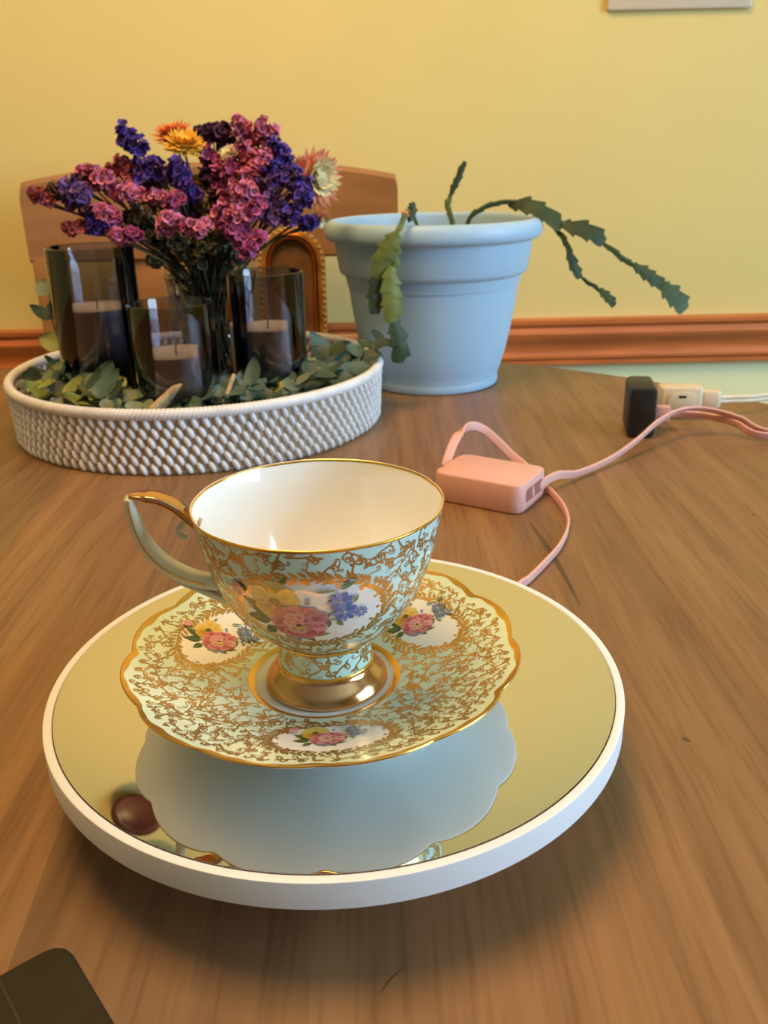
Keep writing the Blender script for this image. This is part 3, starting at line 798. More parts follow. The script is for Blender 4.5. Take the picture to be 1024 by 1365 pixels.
def cblock(u, s, mrg):
    if s < 0.1 + mrg * 0.5 or s > S_cup.L - 0.06 - mrg * 0.6: return True
    for a, sm in CMED:
        d = (u / 3.2 - a + PI) % (2 * PI) - PI
        if (d * 3.2 / (2.22 + mrg)) ** 2 + ((s - sm) / (1.52 + mrg)) ** 2 < 1: return True
    if abs(((u / 3.2 - PI + PI) % (2 * PI)) - PI) < 0.12 and s > 1.5: return True
    return False
fil = Decal(cup_map_abs)
def cup_cell(u0):        # keep the motifs their true width where the bowl narrows
    return lambda x, y, off: S_cup.off((u0 + (x - u0) * 3.2 / S_cup.rz(y).x) / 3.2, y, off)
fil.cellmap = cup_cell
for s0, st, ds, sz, sm_fl in ((0.36, 0.76, 0.50, 0.72, False), (0.60, 0.76, 0.50, 0.42, True)):
    cells = []; idx = 0; s = s0; row = 0
    while s < S_cup.L - 0.2:
        rr_ = S_cup.rz(s).x; nn = max(8, int(2 * PI * rr_ / st))
        for k in range(nn):
            a = -PI + 2 * PI * (k + 0.5 * (row % 2) + (0.5 if sm_fl else 0)) / nn
            cells.append((a * 3.2 + rnd.uniform(-.06, .06), s + rnd.uniform(-.06, .06), idx)); idx += 1
        s += ds; row += 1
    filigree(fil, rnd, cells, cblock, sz, sm_fl)
fil.cellmap = None; fil.m = cup_map_abs
for a, sm in CMED:
    wreath(fil, rnd, (a * 3.2, sm), 2.18, 1.48, 32, sc_=1.15)
fil.build('gold_scrollwork', gold_print, cup)
for k, (a, sm) in enumerate(CMED):
    md = Decal(cup_map_abs)
    md.grid([(a * 3.2 + 2.14 * math.cos(t), sm + 1.44 * math.sin(t)) for t in [2 * PI * i / 48 for i in range(48)]], 0.003, (1, 1, 1), 14)
    mo = md.build('medallion', medal_glaze, cup)
    bq = Decal(cup_map_abs)
    M = lambda x, y, a=a, sm=sm: (a * 3.2 - 0.36 + x * 1.02, sm - 0.18 + y * 1.2)
    bouquet(bq, M, rnd)
    bq.build('painted_bouquet', paint, mo, col=True)
# handle : a strap rising to a thumb point and sweeping back to the bowl, azimuth due left
hp = [(3.86, 5.95), (4.10, 6.20), (4.50, 6.62), (5.00, 6.92), (5.50, 7.02), (5.92, 7.04)]
hl = [(5.92, 7.00), (5.93, 6.72), (5.86, 6.2), (5.72, 5.62), (5.46, 5.08), (5.06, 4.62), (4.60, 4.28), (4.10, 4.04), (3.36, 3.86)]
HA = PI + 0.05
hd = Vector((math.cos(HA), math.sin(HA), 0)); hw = Vector((-math.sin(HA), math.cos(HA), 0))
h3 = lambda q: Vector((CX, CYc, CZ)) + hd * q[0] + Vector((0, 0, q[1]))
Pt = [h3(q) for q in cat_rom([Vector(p) for p in hp], 6)]
hand = put('handle', sweep(cat_rom([h3(q) for q in hl], 6), [hw] * 49, lambda i: rsect(0.60 + 0.12 * math.sin(i / 15), 0.32 + 0.14 * (i / 48), 0.13)), handle_glaze, cup)
put('thumb_strap', sweep(Pt, [hw] * len(Pt), lambda i: rsect(0.74 - 0.28 * max(0, (i - 22) / 8), 0.24 if i < 24 else 0.17, 0.08)), gold, cup)
bead = h3((4.62, 5.55))
put('curl', join(tube(cat_rom([h3(q) for q in ((4.16, 6.15), (4.40, 5.98), (4.52, 5.78), (4.46, 5.58), (4.28, 5.55))], 5), 0.11, 8)), handle_glaze, cup)
put('spur', sweep(cat_rom([h3(q) for q in ((4.72, 3.98), (4.3, 3.80), (3.75, 3.55), (3.05, 3.22))], 5), [hw] * 16, lambda i: rsect(0.30 + 0.016 * i, 0.10 + 0.01 * i, 0.045)), handle_glaze, cup)
for sg in (-1, 1):        # gold lines along both edges of the handle
    ed = cat_rom([h3(q) for q in hl], 6)
    put('gold_edge', tube([p + hw * sg * (0.29 + 0.05 * math.sin(i / 15)) for i, p in enumerate(ed[:-4])], 0.035, 6), gold_rim, cup)

# ------------------------------------------------------------------ pink cord switch box
bx = thing('cord_controller', (6.95, 53.8, 0), 'pink rounded plastic cord box beside the turntable', 'controller box')
ba = math.radians(-31.8)
R2 = Matrix.Translation(Vector((6.95, 53.8, 0))) @ Matrix.Rotation(ba, 4, 'Z')
Lb, Wb, Hb = 6.2, 4.45, 1.95
put('shell', xf(slab(rect(-Lb / 2, Lb / 2, -Wb / 2, Wb / 2, 0.75), 0.0, Hb, 0.20), R2), pink_pl, bx, auto=40)
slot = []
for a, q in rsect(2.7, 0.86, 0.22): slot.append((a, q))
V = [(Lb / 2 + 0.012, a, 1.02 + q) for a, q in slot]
put('slot', xf((V, [tuple(range(len(V)))]), R2), pink_dark, bx, smooth=False)  # flat face on the shell, its darker colour painted as the opening's shade
for yy in (-0.2,):
    put('slot_rib', xf(slab(rect(Lb / 2 - 0.3, Lb / 2 + 0.03, yy - 0.12, yy + 0.12, 0.05), 0.66, 1.36, 0.03), R2), pink_pl, bx, auto=40)
bW = lambda x, y, z: R2 @ Vector((x, y, z))
# flat pink cord : box - right - out of frame - back to the USB plug
def ribbon(name, ctl, mt, parent, w_=0.62, t_=0.2, org=None, n=8):
    P = cat_rom([c[0] for c in ctl], n); Wd = cat_rom([c[1] for c in ctl], n)
    return put(name, sweep(P, Wd, rsect(w_, t_, t_ * 0.45)), mt, parent, org=org)
Z = Vector((0, 0, 1))
pts = [(bW(Lb / 2 - 0.1, 0.9, 1.0), Z), (at(742, 634, 55.0), Z)]
for px, py, Yd in ((770, 631, 56.6), (812, 613, 59.2), (848, 588, 61.5), (878, 562, 63.8), (910, 546, 65.6), (945, 546, 66), (985, 557, 65.6), (1030, 575, 64.6)):
    wv = Vector((0.1, -0.35, 0.9)) if px < 890 else Vector((0.05, -0.75, 0.6))
    pts.append((at(px, py, Yd), wv))
pts += [(Vector((38, 66, 0.6)), Vector((0, -1, 0.2))), (Vector((43.5, 64.5, 0.12)), Vector((0, -1, 0.0)))]
ribbon('flat_cord', pts, pink_pl, None, org=(10.5, 53, 0))
o = bpy.data.objects['flat_cord']; tag(o, 'flat pink cord running from the box past the black plug', 'cord', 'flat pink cords')
lp = []
for px, py, Yd, wv in ((594, 622, 55.8, (1, 0.3, 0.2)), (600, 602, 56.6, (1, 0.4, 0.2)), (611, 580, 57.6, (0.9, 0.4, 0.3)), (627, 568, 58.6, (0.3, 0.3, 0.9)), (645, 573, 59.2, (0.2, 0.2, 0.9)), (666, 591, 59, (0.4, 0.2, 0.8)), (684, 609, 58.6, (0.5, 0.2, 0.8)), (700, 622, 57.9, (0.5, 0.2, 0.8)), (708, 640, 57.2, (0.5, 0.2, 0.8))):
    p = at(px, py, Yd)
    p.z = max(p.z, 0.35); lp.append((p, Vector(wv)))
ribbon('flat_cord', lp, pink_pl, None, org=tuple(lp[0][0]))
tag(bpy.data.objects['flat_cord.001'], 'flat pink cord loop arching up behind the pink box', 'cord', 'flat pink cords')
c3 = []
for px, py in ((727, 651), (744, 666), (755, 685), (757, 704), (747, 727), (729, 748), (706, 771), (685, 790)):
    p = atz(px, py, 0.30); c3.append((p, Vector((0.1, 0.1, 1))))
p0 = bW(Lb / 2 - 0.05, -0.2, 0.9); c3 = [(p0, Z)] + c3
c3.append((Vector((DX + 5.9, DY + 4.9, 0.6)), Z))
ribbon('flat_cord', c3, pink_pl, None, w_=0.5, t_=0.17, org=tuple(c3[1][0]))
tag(bpy.data.objects['flat_cord.002'], 'flat pink cord curving from the box to the turntable', 'cord', 'flat pink cords')

# ------------------------------------------------------------------ black adapter, cream extension cord
ad = thing('power_adapter', (20.8, 67.6, 0), 'black plastic power adapter standing beside the cream connector', 'power adapter')
v, f = slab(rect(-1.05, 1.05, -2.0, 2.0, 0.42), -2.2, 2.2, 0.3)
R3 = Matrix.Translation(Vector((20.55, 67.8, 2.02))) @ Matrix.Rotation(math.radians(-10), 4, 'Z')
v = [(x, z, y) for x, y, z in v]; f = [tuple(reversed(q)) for q in f]
put('body', xf((v, f), R3), black_pl, ad, auto=40)
us = thing('usb_plug', tuple(at(880, 552, 66.6)), 'small pink plug pushed into the black adapter', 'plug')
pu = at(880, 551, 67.6)
R4 = Matrix.Translation(pu) @ Matrix.Rotation(math.radians(-10), 4, 'Z')
put('shell', xf(slab(rect(-0.72, 0.75, -0.38, 0.38, 0.12), -0.62, 0.62, 0.08), R4), pink_pl, us, auto=40)
u0 = R4 @ Vector((0.6, 0, 0.0))
ctl = [(u0, Vector((0, -.2, 1)))] + [(at(px, py, Yq), Vector((0, -0.4, 0.9))) for px, py, Yq in ((915, 552, 67.4), (945, 555, 66.8), (980, 564, 65.6), (1026, 581, 64.2))] + [(Vector((39, 65.6, 0.45)), Vector((0, -1, 0.3))), (Vector((43.5, 65.2, 0.35)), Vector((0, -1, 0)))]
ribbon('cord_tail', ctl, pink_pl, us)
ex = thing('extension_connector', tuple(at(905, 552, 70.5)), 'cream extension cord socket plugged into the black adapter', 'extension cord')
pe = at(906, 531, 71.2)
R5 = Matrix.Translation(pe) @ Matrix.Rotation(math.radians(-7), 4, 'Z')
put('socket', xf(slab(rect(-1.75, 1.7, -0.9, 0.9, 0.3), -1.05, 1.1, 0.2), R5), cream_pl, ex, auto=40)
put('face_recess', xf((lambda q: ([(x, -0.905 - z, y) for x, y, z in q[0]], [tuple(reversed(g)) for g in q[1]]))(slab(rect(-1.1, 1.1, -0.75, 0.75, 0.5), 0, 0.1, 0.05)), R5), cream_pl, ex, auto=40)
put('slot', xf((lambda q: ([(x, -1.0 - z, y) for x, y, z in q[0]], [tuple(reversed(g)) for g in q[1]]))(slab(rect(-0.3, 0.35, 0.28, 0.48, 0.08), 0, 0.03, 0.01)), R5), black_pl, ex, auto=40)
put('strain_relief', xf(join(slab(rect(1.5, 3.3, -0.62, 0.62, 0.4), -0.75, 0.75, 0.3)), R5), cream_pl, ex, auto=40)
e0_ = R5 @ Vector((3.1, 0, 0))
for dz in (0.17, -0.17):
    P = [e0_ + Vector((0, 0, dz)), at(965, 532, 71.5) + Vector((0, 0, dz)), at(1000, 531, 72) + Vector((0, 0, dz)), at(1040, 529, 73) + Vector((0, 0, dz)), Vector((41, 72, 0.5 + dz)), Vector((44, 68, 0.5 + dz))]
    put('wire', tube(cat_rom(P, 6), 0.2, 8), cream_pl, ex)

# ------------------------------------------------------------------ dark case at the table's near edge
A, B, Dd = atz(0, 1297, 1.0), atz(86, 1250, 1.0), atz(130, 1365, 1.0)
ux_ = (A - B).normalized(); uy_ = (Dd - B).normalized(); uy_ = (uy_ - ux_ * uy_.dot(ux_)).normalized()
cs = thing('dark_case', (B.x, B.y, 0), 'dark olive brown slab case lying on the near table edge', 'case')
Mx = Matrix(((ux_.x, uy_.x, 0, B.x), (ux_.y, uy_.y, 0, B.y), (0, 0, 1, 0), (0, 0, 0, 1)))
v, f = slab(rect(0, 15, 0, 8, 0.6), 0.0, 1.0, 0.14)
if Mx.determinant() < 0: f = [tuple(reversed(q)) for q in f]
put('shell', xf((v, f), Mx), olive_case, cs, auto=45)
gr = box(1.80, 1.86, 0.05, 7.95, 0.98, 1.006)
put('groove', xf(gr, Mx), black_pl, cs, smooth=False)

# ------------------------------------------------------------------ flower pot and cactus
PX, PY = 5.2, 86.5
pot = thing('flower_pot', (PX, PY, 0), 'pale blue plastic flower pot with a rolled rim', 'flower pot')
pc = [(0.05, 0.0), (6.1, 0.0), (6.32, 0.1), (6.42, 0.4), (6.36, 0.75), (6.34, 0.9), (6.62, 1.7), (7.05, 3.2), (7.48, 5.2), (7.85, 7.4), (8.08, 9.2), (8.2, 10.35)]
pc += [(8.55, 10.55), (8.84, 10.75), (8.95, 11.0), (9.18, 12.4), (9.36, 13.8)]
put('body', revolve(pc, 128, (PX, PY, 0)), pot_blue, pot, auto=38)
rc = cat_rom([Vector(p) for p in ((9.30, 13.75), (9.75, 13.72), (10.08, 13.95), (10.2, 14.4), (10.14, 14.9), (9.9, 15.3), (9.5, 15.45), (9.15, 15.3), (9.0, 14.6), (8.8, 13.0), (8.5, 11.0), (8.2, 9.5))], 4)
put('rim', revolve([tuple(p) for p in rc], 128, (PX, PY, 0)), pot_blue, pot)
V, Fc = revolve([(0.05, 11.9), (2, 12.1), (4, 11.8), (6, 12.0), (8, 11.7), (8.62, 11.5)], 48, (PX, PY, 0), lambda a, r, z: (r, z + 0.25 * math.sin(5 * a + r * 2)))
put('soil', (V, Fc), soil_m, pot)

cac = thing('trailing_cactus', (PX, PY, 11.8), 'dark green trailing cactus with toothed flat segments in the blue pot', 'plant')
def pad(P, wid, mt, teeth=3, thick=0.22, twist=0.0, name='segment'):
    """flat toothed segment along a centre line, width wid (cm)"""
    P = cat_rom([Vector(p) for p in P], 12); n_ = len(P); V, Fc = [], []
    for i, p in enumerate(P):
        t = i / (n_ - 1)
        tn = (P[min(i + 1, n_ - 1)] - P[max(i - 1, 0)]).normalized()
        view = (p - Vector((0, 0, CAM_H))).normalized()
        nrm = (Vector((0.25, -0.85, 0.45)) + Vector((twist, 0, 0))); nrm = (nrm - tn * nrm.dot(tn)).normalized()
        sd = tn.cross(nrm).normalized()
        env = min(1, (t / 0.35)) ** 0.7 * (1.0 if t < 0.82 else (1 - 0.55 * (t - 0.82) / 0.18))
        env = 0.16 + 0.84 * env
        ph = (t * teeth) % 1.0
        tw = wid / 2 * env * (0.66 + 0.40 * ph ** 1.6)
        ph2 = (t * teeth + 0.45) % 1.0
        tw2 = wid / 2 * env * (0.66 + 0.40 * ph2 ** 1.6)
        tk = thick / 2 * (0.5 + 0.5 * math.sin(PI * min(max(t, 0.1), 0.95)))
        V += [tuple(p + sd * tw), tuple(p + sd * tw * 0.35 + nrm * tk), tuple(p + nrm * tk * 1.7), tuple(p - sd * tw2 * 0.35 + nrm * tk), tuple(p - sd * tw2),
              tuple(p - sd * tw2 * 0.35 - nrm * tk), tuple(p - nrm * tk * 1.7), tuple(p + sd * tw * 0.35 - nrm * tk)]
    for i in range(n_ - 1):
        for k in range(8): Fc.append((i * 8 + k, (i + 1) * 8 + k, (i + 1) * 8 + (k + 1) % 8, i * 8 + (k + 1) % 8))
    Fc += [tuple(range(8)), tuple((n_ - 1) * 8 + k for k in reversed(range(8)))]
    return put(name, (V, Fc), mt, cac, smooth=True, auto=50)
pxs = lambda lst: [at(*q) for q in lst]
cmq = 1170 / 90.0
pad(pxs([(612, 330, 86), (626, 292, 86), (645, 277, 86), (668, 270, 86), (692, 270, 85.5)]), 0.62, cactus_m, 4)
pad(pxs([(678, 273, 86), (700, 273, 85), (724, 283, 84.2), (750, 303, 83.6)]), 2.19, cactus_m, 4)
pad(pxs([(748, 299, 83.6), (770, 304, 83.2), (790, 311, 82.9), (806, 323, 82.7)]), 2.31, cactus_m, 3, twist=0.2)
pad(pxs([(797, 320, 82.8), (815, 332, 82.6), (832, 346, 82.4), (846, 354, 82.2)]), 0.78, cactus_m, 3)
pad(pxs([(843, 352, 82.2), (858, 362, 82), (872, 372, 81.8), (888, 384, 81.7)]), 1.69, cactus_m, 4)
pad(pxs([(882, 378, 81.7), (893, 389, 81.5), (904, 400, 81.4), (914, 413, 81.3)]), 2.50, cactus_m, 3)
pad(pxs([(736, 302, 84), (748, 313, 83.8), (756, 327, 83.6), (761, 342, 83.5)]), 0.78, cactus_m, 3)
pad(pxs([(757, 330, 83.6), (762, 345, 83.5), (767, 358, 83.4), (774, 370, 83.4)]), 1.31, cactus_m, 3)
pad(pxs([(773, 368, 83.4), (783, 376, 83.3), (793, 382, 83.2), (801, 389, 83.1)]), 0.56, cactus_m, 2)
pad(pxs([(799, 385, 83.1), (806, 392, 83), (813, 399, 83), (820, 407, 83)]), 1.25, cactus_m, 3)
pad(pxs([(606, 330, 85), (602, 292, 85), (597, 276, 85), (600, 261, 85)]), 0.75, cactus_y, 3)
pad(pxs([(599, 264, 85), (605, 250, 85), (611, 237, 85), (620, 215, 85)]), 0.78, cactus_m, 4)
pad(pxs([(566, 330, 79.5), (556, 300, 79), (547, 283, 78), (541, 284, 76.5), (533, 303, 75.6), (526, 316, 75.4)]), 0.62, cactus_y, 3)
pad(pxs([(545, 296, 76.8), (549, 286, 77.2), (550, 278, 77.4), (548, 270, 77.4)]), 0.95, cactus_m, 3)
pad(pxs([(546, 288, 76.6), (541, 284, 76.4), (537, 282, 76.3)]), 0.5, P_PEACH, 2, name='bud')
pad(pxs([(529, 309, 75.5), (521, 326, 75.4), (511, 346, 75.3), (503, 372, 75.2)]), 2.2, cactus_y, 4)
pad(pxs([(527, 312, 75.7), (526, 330, 75.7), (525, 345, 75.6), (523, 362, 75.6)]), 1.35, cactus_y, 3)
pad(pxs([(506, 362, 75.3), (501, 380, 75.2), (500, 398, 75.1), (501, 419, 75.0)]), 1.6, cactus_m, 3)
pad(pxs([(521, 355, 75.2), (521, 378, 75.0), (523, 402, 74.9), (522, 430, 74.8)]), 2.15, cactus_y, 4)
pad(pxs([(523, 424, 74.9), (529, 443, 74.8), (533, 462, 74.7), (532, 484, 74.7)]), 2.0, cactus_m, 3)

# ------------------------------------------------------------------ woven tray
TX, TY, TZ, TRr = -15.5, 74.6, 4.93, 15.6
tr = thing('woven_tray', (TX, TY, 0), 'round whitewashed woven rattan tray holding candles and flowers', 'tray')
def wallr(z): return 15.05 + 0.25 * (z / TZ)
put('tray_floor', join(revolve([(0.05, 0.55), (15.0, 0.55), (15.0, 0.1), (0.05, 0.1)], 96, (TX, TY, 0))), rattan_in, tr, auto=40)
put('wall_core', revolve([(15.0, 0.03), (15.24, 4.5), (15.36, 4.5), (15.12, 0.03)], 120, (TX, TY, 0), close=True), rattan_tan, tr, auto=40)
NR = 300          # wrapped rim with a ridge for every turn of the strand
V, Fc = [], []; nu = NR * 6; nv = 10
for i in range(nu):
    a = 2 * PI * i / nu; rg = abs(math.sin(PI * i / 6 + 0.3)) ** 0.6
    rr_ = 0.36 + 0.05 * rg
    for k in range(nv):
        b = 2 * PI * k / nv; q = 15.33 + rr_ * math.cos(b)
        sh = 0.012 * math.sin(b)
        V.append((TX + q * math.cos(a + sh), TY + q * math.sin(a + sh), 4.55 + rr_ * 1.05 * math.sin(b)))
for i in range(nu):
    j = (i + 1) % nu
    for k in range(nv): Fc.append((i * nv + k, j * nv + k, j * nv + (k + 1) % nv, i * nv + (k + 1) % nv))
put('wrapped_rim', (V, Fc), rattan, tr)
# strands : one slanted loop per crossing
def capsule(L_, ra, rb, nseg=6, nring=6):
    V, Fc = [], []
    for i in range(nring + 1):
        t = i / nring; ph = PI * t; rr = max(math.sin(ph), 0.0) ** 0.62; z = -math.cos(ph) * L_ / 2
        for k in range(nseg):
            a = 2 * PI * k / nseg; V.append((ra * rr * math.cos(a), rb * rr * math.sin(a), z))
    for i in range(nring):
        for k in range(nseg): Fc.append((i * nseg + k, i * nseg + (k + 1) % nseg, (i + 1) * nseg + (k + 1) % nseg, (i + 1) * nseg + k))
    return V, Fc
cv, cf = capsule(0.94, 0.245, 0.37, 8, 6)
sm_ = mesh('strand', cv, cf); sm_.materials.append(rattan)
rows = 6; NS = 116; strands = []
for rw in range(rows):
    z = 0.47 + rw * 0.675
    for k in range(NS):
        a = 2 * PI * (k + 0.36 * rw) / NS + random.uniform(-0.002, 0.002)
        Rm = Matrix.Translation(Vector((wallr(z) * math.cos(a), wallr(z) * math.sin(a), z)))
        Rm = Rm @ Matrix.Rotation(a + PI / 2, 4, 'Z') @ Matrix.Rotation(math.radians(-23), 4, 'Y') @ Matrix.Scale(random.uniform(0.94, 1.06), 4)
        front = math.sin(a)
        strands.append((front - 0.15 * math.cos(a), Rm))
strands.sort(key=lambda q: q[0])
for _, Rm in strands[:300]:
    o = bpy.data.objects.new('strand', sm_); COL.objects.link(o); o.parent = tr
    Rs = Rm.copy(); Rs.translation = Rm.translation * S
    o.matrix_local = Rs
vf = join(*[xf((cv, cf), Matrix.Translation(Vector((TX, TY, 0))) @ Rm) for _, Rm in strands[300:]])
tag(put('weave', vf, rattan, tr), kind='stuff')
for rw in range(rows + 1):     # horizontal canes the strands are woven over
    z = 0.12 + rw * 0.665
    put('cane', revolve([(wallr(z) + 0.16 * math.cos(b), z + 0.14 * math.sin(b)) for b in [2 * PI * k / 6 for k in range(6)]], 96, (TX, TY, 0.1), close=True), rattan_tan, tr)

# ------------------------------------------------------------------ smoky candle glasses
def candle_glass(x, y, r, ztop, zwax, label):
    g = thing('candle_glass', (x, y, 0.56), label, 'candle', 'smoky candle glasses')
    z0 = 0.57
    pr = [(0.05, z0), (r - 0.35, z0), (r - 0.1, z0 + 0.12), (r, z0 + 0.5), (r, ztop - 0.05), (r - 0.06, ztop), (r - 0.16, ztop), (r - 0.2, ztop - 0.06), (r - 0.2, z0 + 1.0), (r - 0.5, z0 + 0.75), (0.05, z0 + 0.7)]
    put('glass', revolve(pr, 72, (x, y, 0)), smoke, g, auto=50)
    wx = put('wax', revolve([(0.05, z0 + 0.76), (r - 0.45, z0 + 0.8), (r - 0.26, z0 + 1.05), (r - 0.26, zwax + 0.12), (r - 0.4, zwax), (0.05, zwax - 0.08)], 64, (x, y, 0)), wax_m, g, auto=50)
    put('wick', tube([(x, y, zwax - 0.2), (x + 0.03, y, zwax + 0.5), (x + 0.12, y - 0.05, zwax + 0.9)], 0.06, 6), wick_m, wx)
candle_glass(-22.2, 70.2, 3.3, 15.0, 10.3, 'tall smoky glass candle at the left of the woven tray')
candle_glass(-15.1, 64.6, 3.1, 11.45, 7.7, 'short smoky glass candle between the two taller ones')
candle_glass(-8.75, 69.0, 2.95, 12.95, 8.7, 'medium smoky glass candle in front of the gold frame')

# ------------------------------------------------------------------ gold frame behind the tray
FX, FY = -9.0, 93.0
fr = thing('gilt_frame', (FX, FY, 0), 'small arched gold frame with beaded edge behind the tray', 'picture frame')
def arch(hw_, hs, n_=24):     # half width, spring height : ccw from lower right
    pts = [(hw_, 0.0)] + [(hw_ , hs * t) for t in (0.33, 0.66)]
    pts += [(hw_ * math.cos(PI * k / n_), hs + hw_ * 1.05 * math.sin(PI * k / n_)) for k in range(n_ + 1)]
    pts += [(-hw_, hs * t) for t in (0.66, 0.33, 0.0)]
    return pts
lean = Matrix.Translation(Vector((FX, FY, 0))) @ Matrix.Rotation(math.radians(-7), 4, 'X')
def afr(ho, hi, d0, d1, dm):
    """moulding between two arches (ho outer, hi inner half widths), raised to dm"""
    a = arch(ho, 10.9); b = arch((ho + hi) / 2, 10.9); c = arch(hi, 10.9)
    V = [(x, -d0, z) for x, z in a] + [(x, -dm, z) for x, z in b] + [(x, -d1, z) for x, z in c] + [(x, 0.3, z) for x, z in a]
    n_ = len(a); Fc = []
    for r0, r1 in ((0, 1), (1, 2), (3, 0)):
        for k in range(n_ - 1): Fc.append((r0 * n_ + k, r0 * n_ + k + 1, r1 * n_ + k + 1, r1 * n_ + k))
    return V, Fc
put('outer_moulding', xf(afr(3.45, 2.65, 0.2, 0.35, 0.75), lean), gilt, fr, auto=60)
put('inner_moulding', xf(afr(2.62, 2.0, 0.3, 0.15, 0.9), lean), gold, fr, auto=60)
put('picture', xf(([(x, -0.12, z) for x, z in arch(2.5, 10.9)], [tuple(range(len(arch(2.5, 10.9))))]), lean), picture_m, fr, smooth=False)
put('backing', xf((lambda q: ([(x, y + 0.2, z) for x, y, z in q[0]], q[1]))(([(x, 0.1, z) for x, z in arch(3.4, 10.9)], [tuple(reversed(range(len(arch(3.4, 10.9)))))])), lean), picture_m, fr, smooth=False)
bv, bf = capsule(0.42, 0.19, 0.19, 6, 5); bm = mesh('bead', bv, bf); bm.materials.append(gilt)
ar = [Vector(p) for p in arch(3.3, 10.9, 40)]
dist_ = 0; last = None
for a, b in zip(ar[:-1], ar[1:]):
    L_ = (b - a).length; q = 0.0
    while dist_ <= L_:
        p = a.lerp(b, dist_ / L_); o = bpy.data.objects.new('bead', bm); COL.objects.link(o); o.parent = fr
        wp = lean @ Vector((p.x, -0.5, p.y)); o.location = (wp - ORG[fr.name]) * S
        dist_ += 0.62
    dist_ -= L_

# ------------------------------------------------------------------ crystal vase
VX, VY = -14.6, 78.3
vs = thing('crystal_vase', (VX, VY, 0.56), 'cut crystal glass vase holding the dried flowers', 'vase')
def vmod(a, r, z):
    if 1.5 < z < 11.2:
        k = 14; q = (math.cos(k * a + z * 2.1) + math.cos(k * a - z * 2.1)) * 0.5
        r += 0.10 * q
    return r, z
zz = [0.57 + 0.35 * i for i in range(33)]
def vr(z): t = (z - 0.57) / 11.2; return 2.6 + 0.55 * t + 0.95 * max(0, t - 0.45) ** 2 * 3 + 0.5 * math.exp(-((t) / 0.06) ** 2)
pv = [(0.05, 0.57)] + [(vr(z), z) for z in zz] + [(vr(zz[-1]) - 0.12, zz[-1] + 0.08), (vr(zz[-1]) - 0.3, zz[-1])] + [(vr(z) - 0.38, z) for z in reversed(zz[3:])] + [(0.05, 1.5)]
put('body', revolve(pv, 84, (VX, VY, 0), vmod), crystal, vs, smooth=False)

# ------------------------------------------------------------------ dried flowers
def floret_mesh(seed, mtl):
    rn = random.Random(seed); V, Fc = [], []
    k0 = len(V); V.append((0, 0, -0.30)); nn = 7
    ring = []
    for k in range(nn):
        a = 2 * PI * k / nn; r = rn.uniform(0.13, 0.2); V.append((r * math.cos(a), r * math.sin(a), rn.uniform(-0.02, 0.06)))
    for k in range(nn):
        a = 2 * PI * (k + 0.3) / nn; r = rn.uniform(0.26, 0.40); V.append((r * math.cos(a), r * math.sin(a), rn.uniform(0.02, 0.22)))
    V.append((0, 0, -0.04)); ctr = len(V) - 1
    for k in range(nn):
        k2 = (k + 1) % nn
        Fc += [(0, 1 + k2, 1 + k), (1 + k, 1 + k2, 1 + nn + k), (1 + k2, 1 + nn + k2, 1 + nn + k), (ctr, 1 + k, 1 + k2)]
    return V, Fc
FLV = [floret_mesh(s, None) for s in range(6)]
NECK = Vector((VX, VY, 11.2))
bq_rnd = random.Random(11)
def stem_curve(head, spread=2.2):
    b = Vector((VX + bq_rnd.uniform(-1.6, 1.6), VY + bq_rnd.uniform(-1.3, 1.3), 1.8))
    nk = NECK + Vector((max(-spread, min(spread, (head.x - VX) * 0.22)) + bq_rnd.uniform(-.6, .6), max(-spread, min(spread, (head.y - VY) * 0.3)), 0))
    md = nk.lerp(head, 0.55) + Vector((0, 0, 0.5 * (head - nk).length * 0.18))
    return cat_rom([b, nk, md, head], 6)
def cluster(V, Fc, c, r, n_, out, sc0=1.0):
    for _ in range(n_):
        d = Vector((bq_rnd.gauss(0, 1), bq_rnd.gauss(0, 1), bq_rnd.gauss(0, 1)))
        if d.length < 1e-3: continue
        d.normalize()
        rad = bq_rnd.uniform(0.6, 1.0)
        p = c + Vector((d.x * r[0], d.y * r[1], d.z * r[2])) * rad
        dr = (d * 1.0 + out * 0.7 + Vector((bq_rnd.uniform(-.4, .4), bq_rnd.uniform(-.4, .4), bq_rnd.uniform(-.3, .4))))
        q = dr.to_track_quat('Z', 'Y').to_matrix().to_4x4()
        s_ = bq_rnd.uniform(0.8, 1.25) * sc0
        v, f = FLV[bq_rnd.randrange(6)]
        k = len(V); mm = Matrix.Translation(p) @ q @ Matrix.Rotation(bq_rnd.uniform(0, 6.28), 4, 'Z') @ Matrix.Scale(s_, 4)
        V += [tuple(mm @ Vector(x)) for x in v]; Fc += [tuple(i + k for i in g) for g in f]
CN = {id(P_VIOLET): 'violet', id(P_PLUM): 'dark plum', id(P_PINK): 'pink', id(P_MAG): 'magenta', id(P_RED): 'dusky red', id(P_LILAC): 'lilac', id(P_STRAW): 'straw brown', id(P_OLIVE): 'olive brown'}
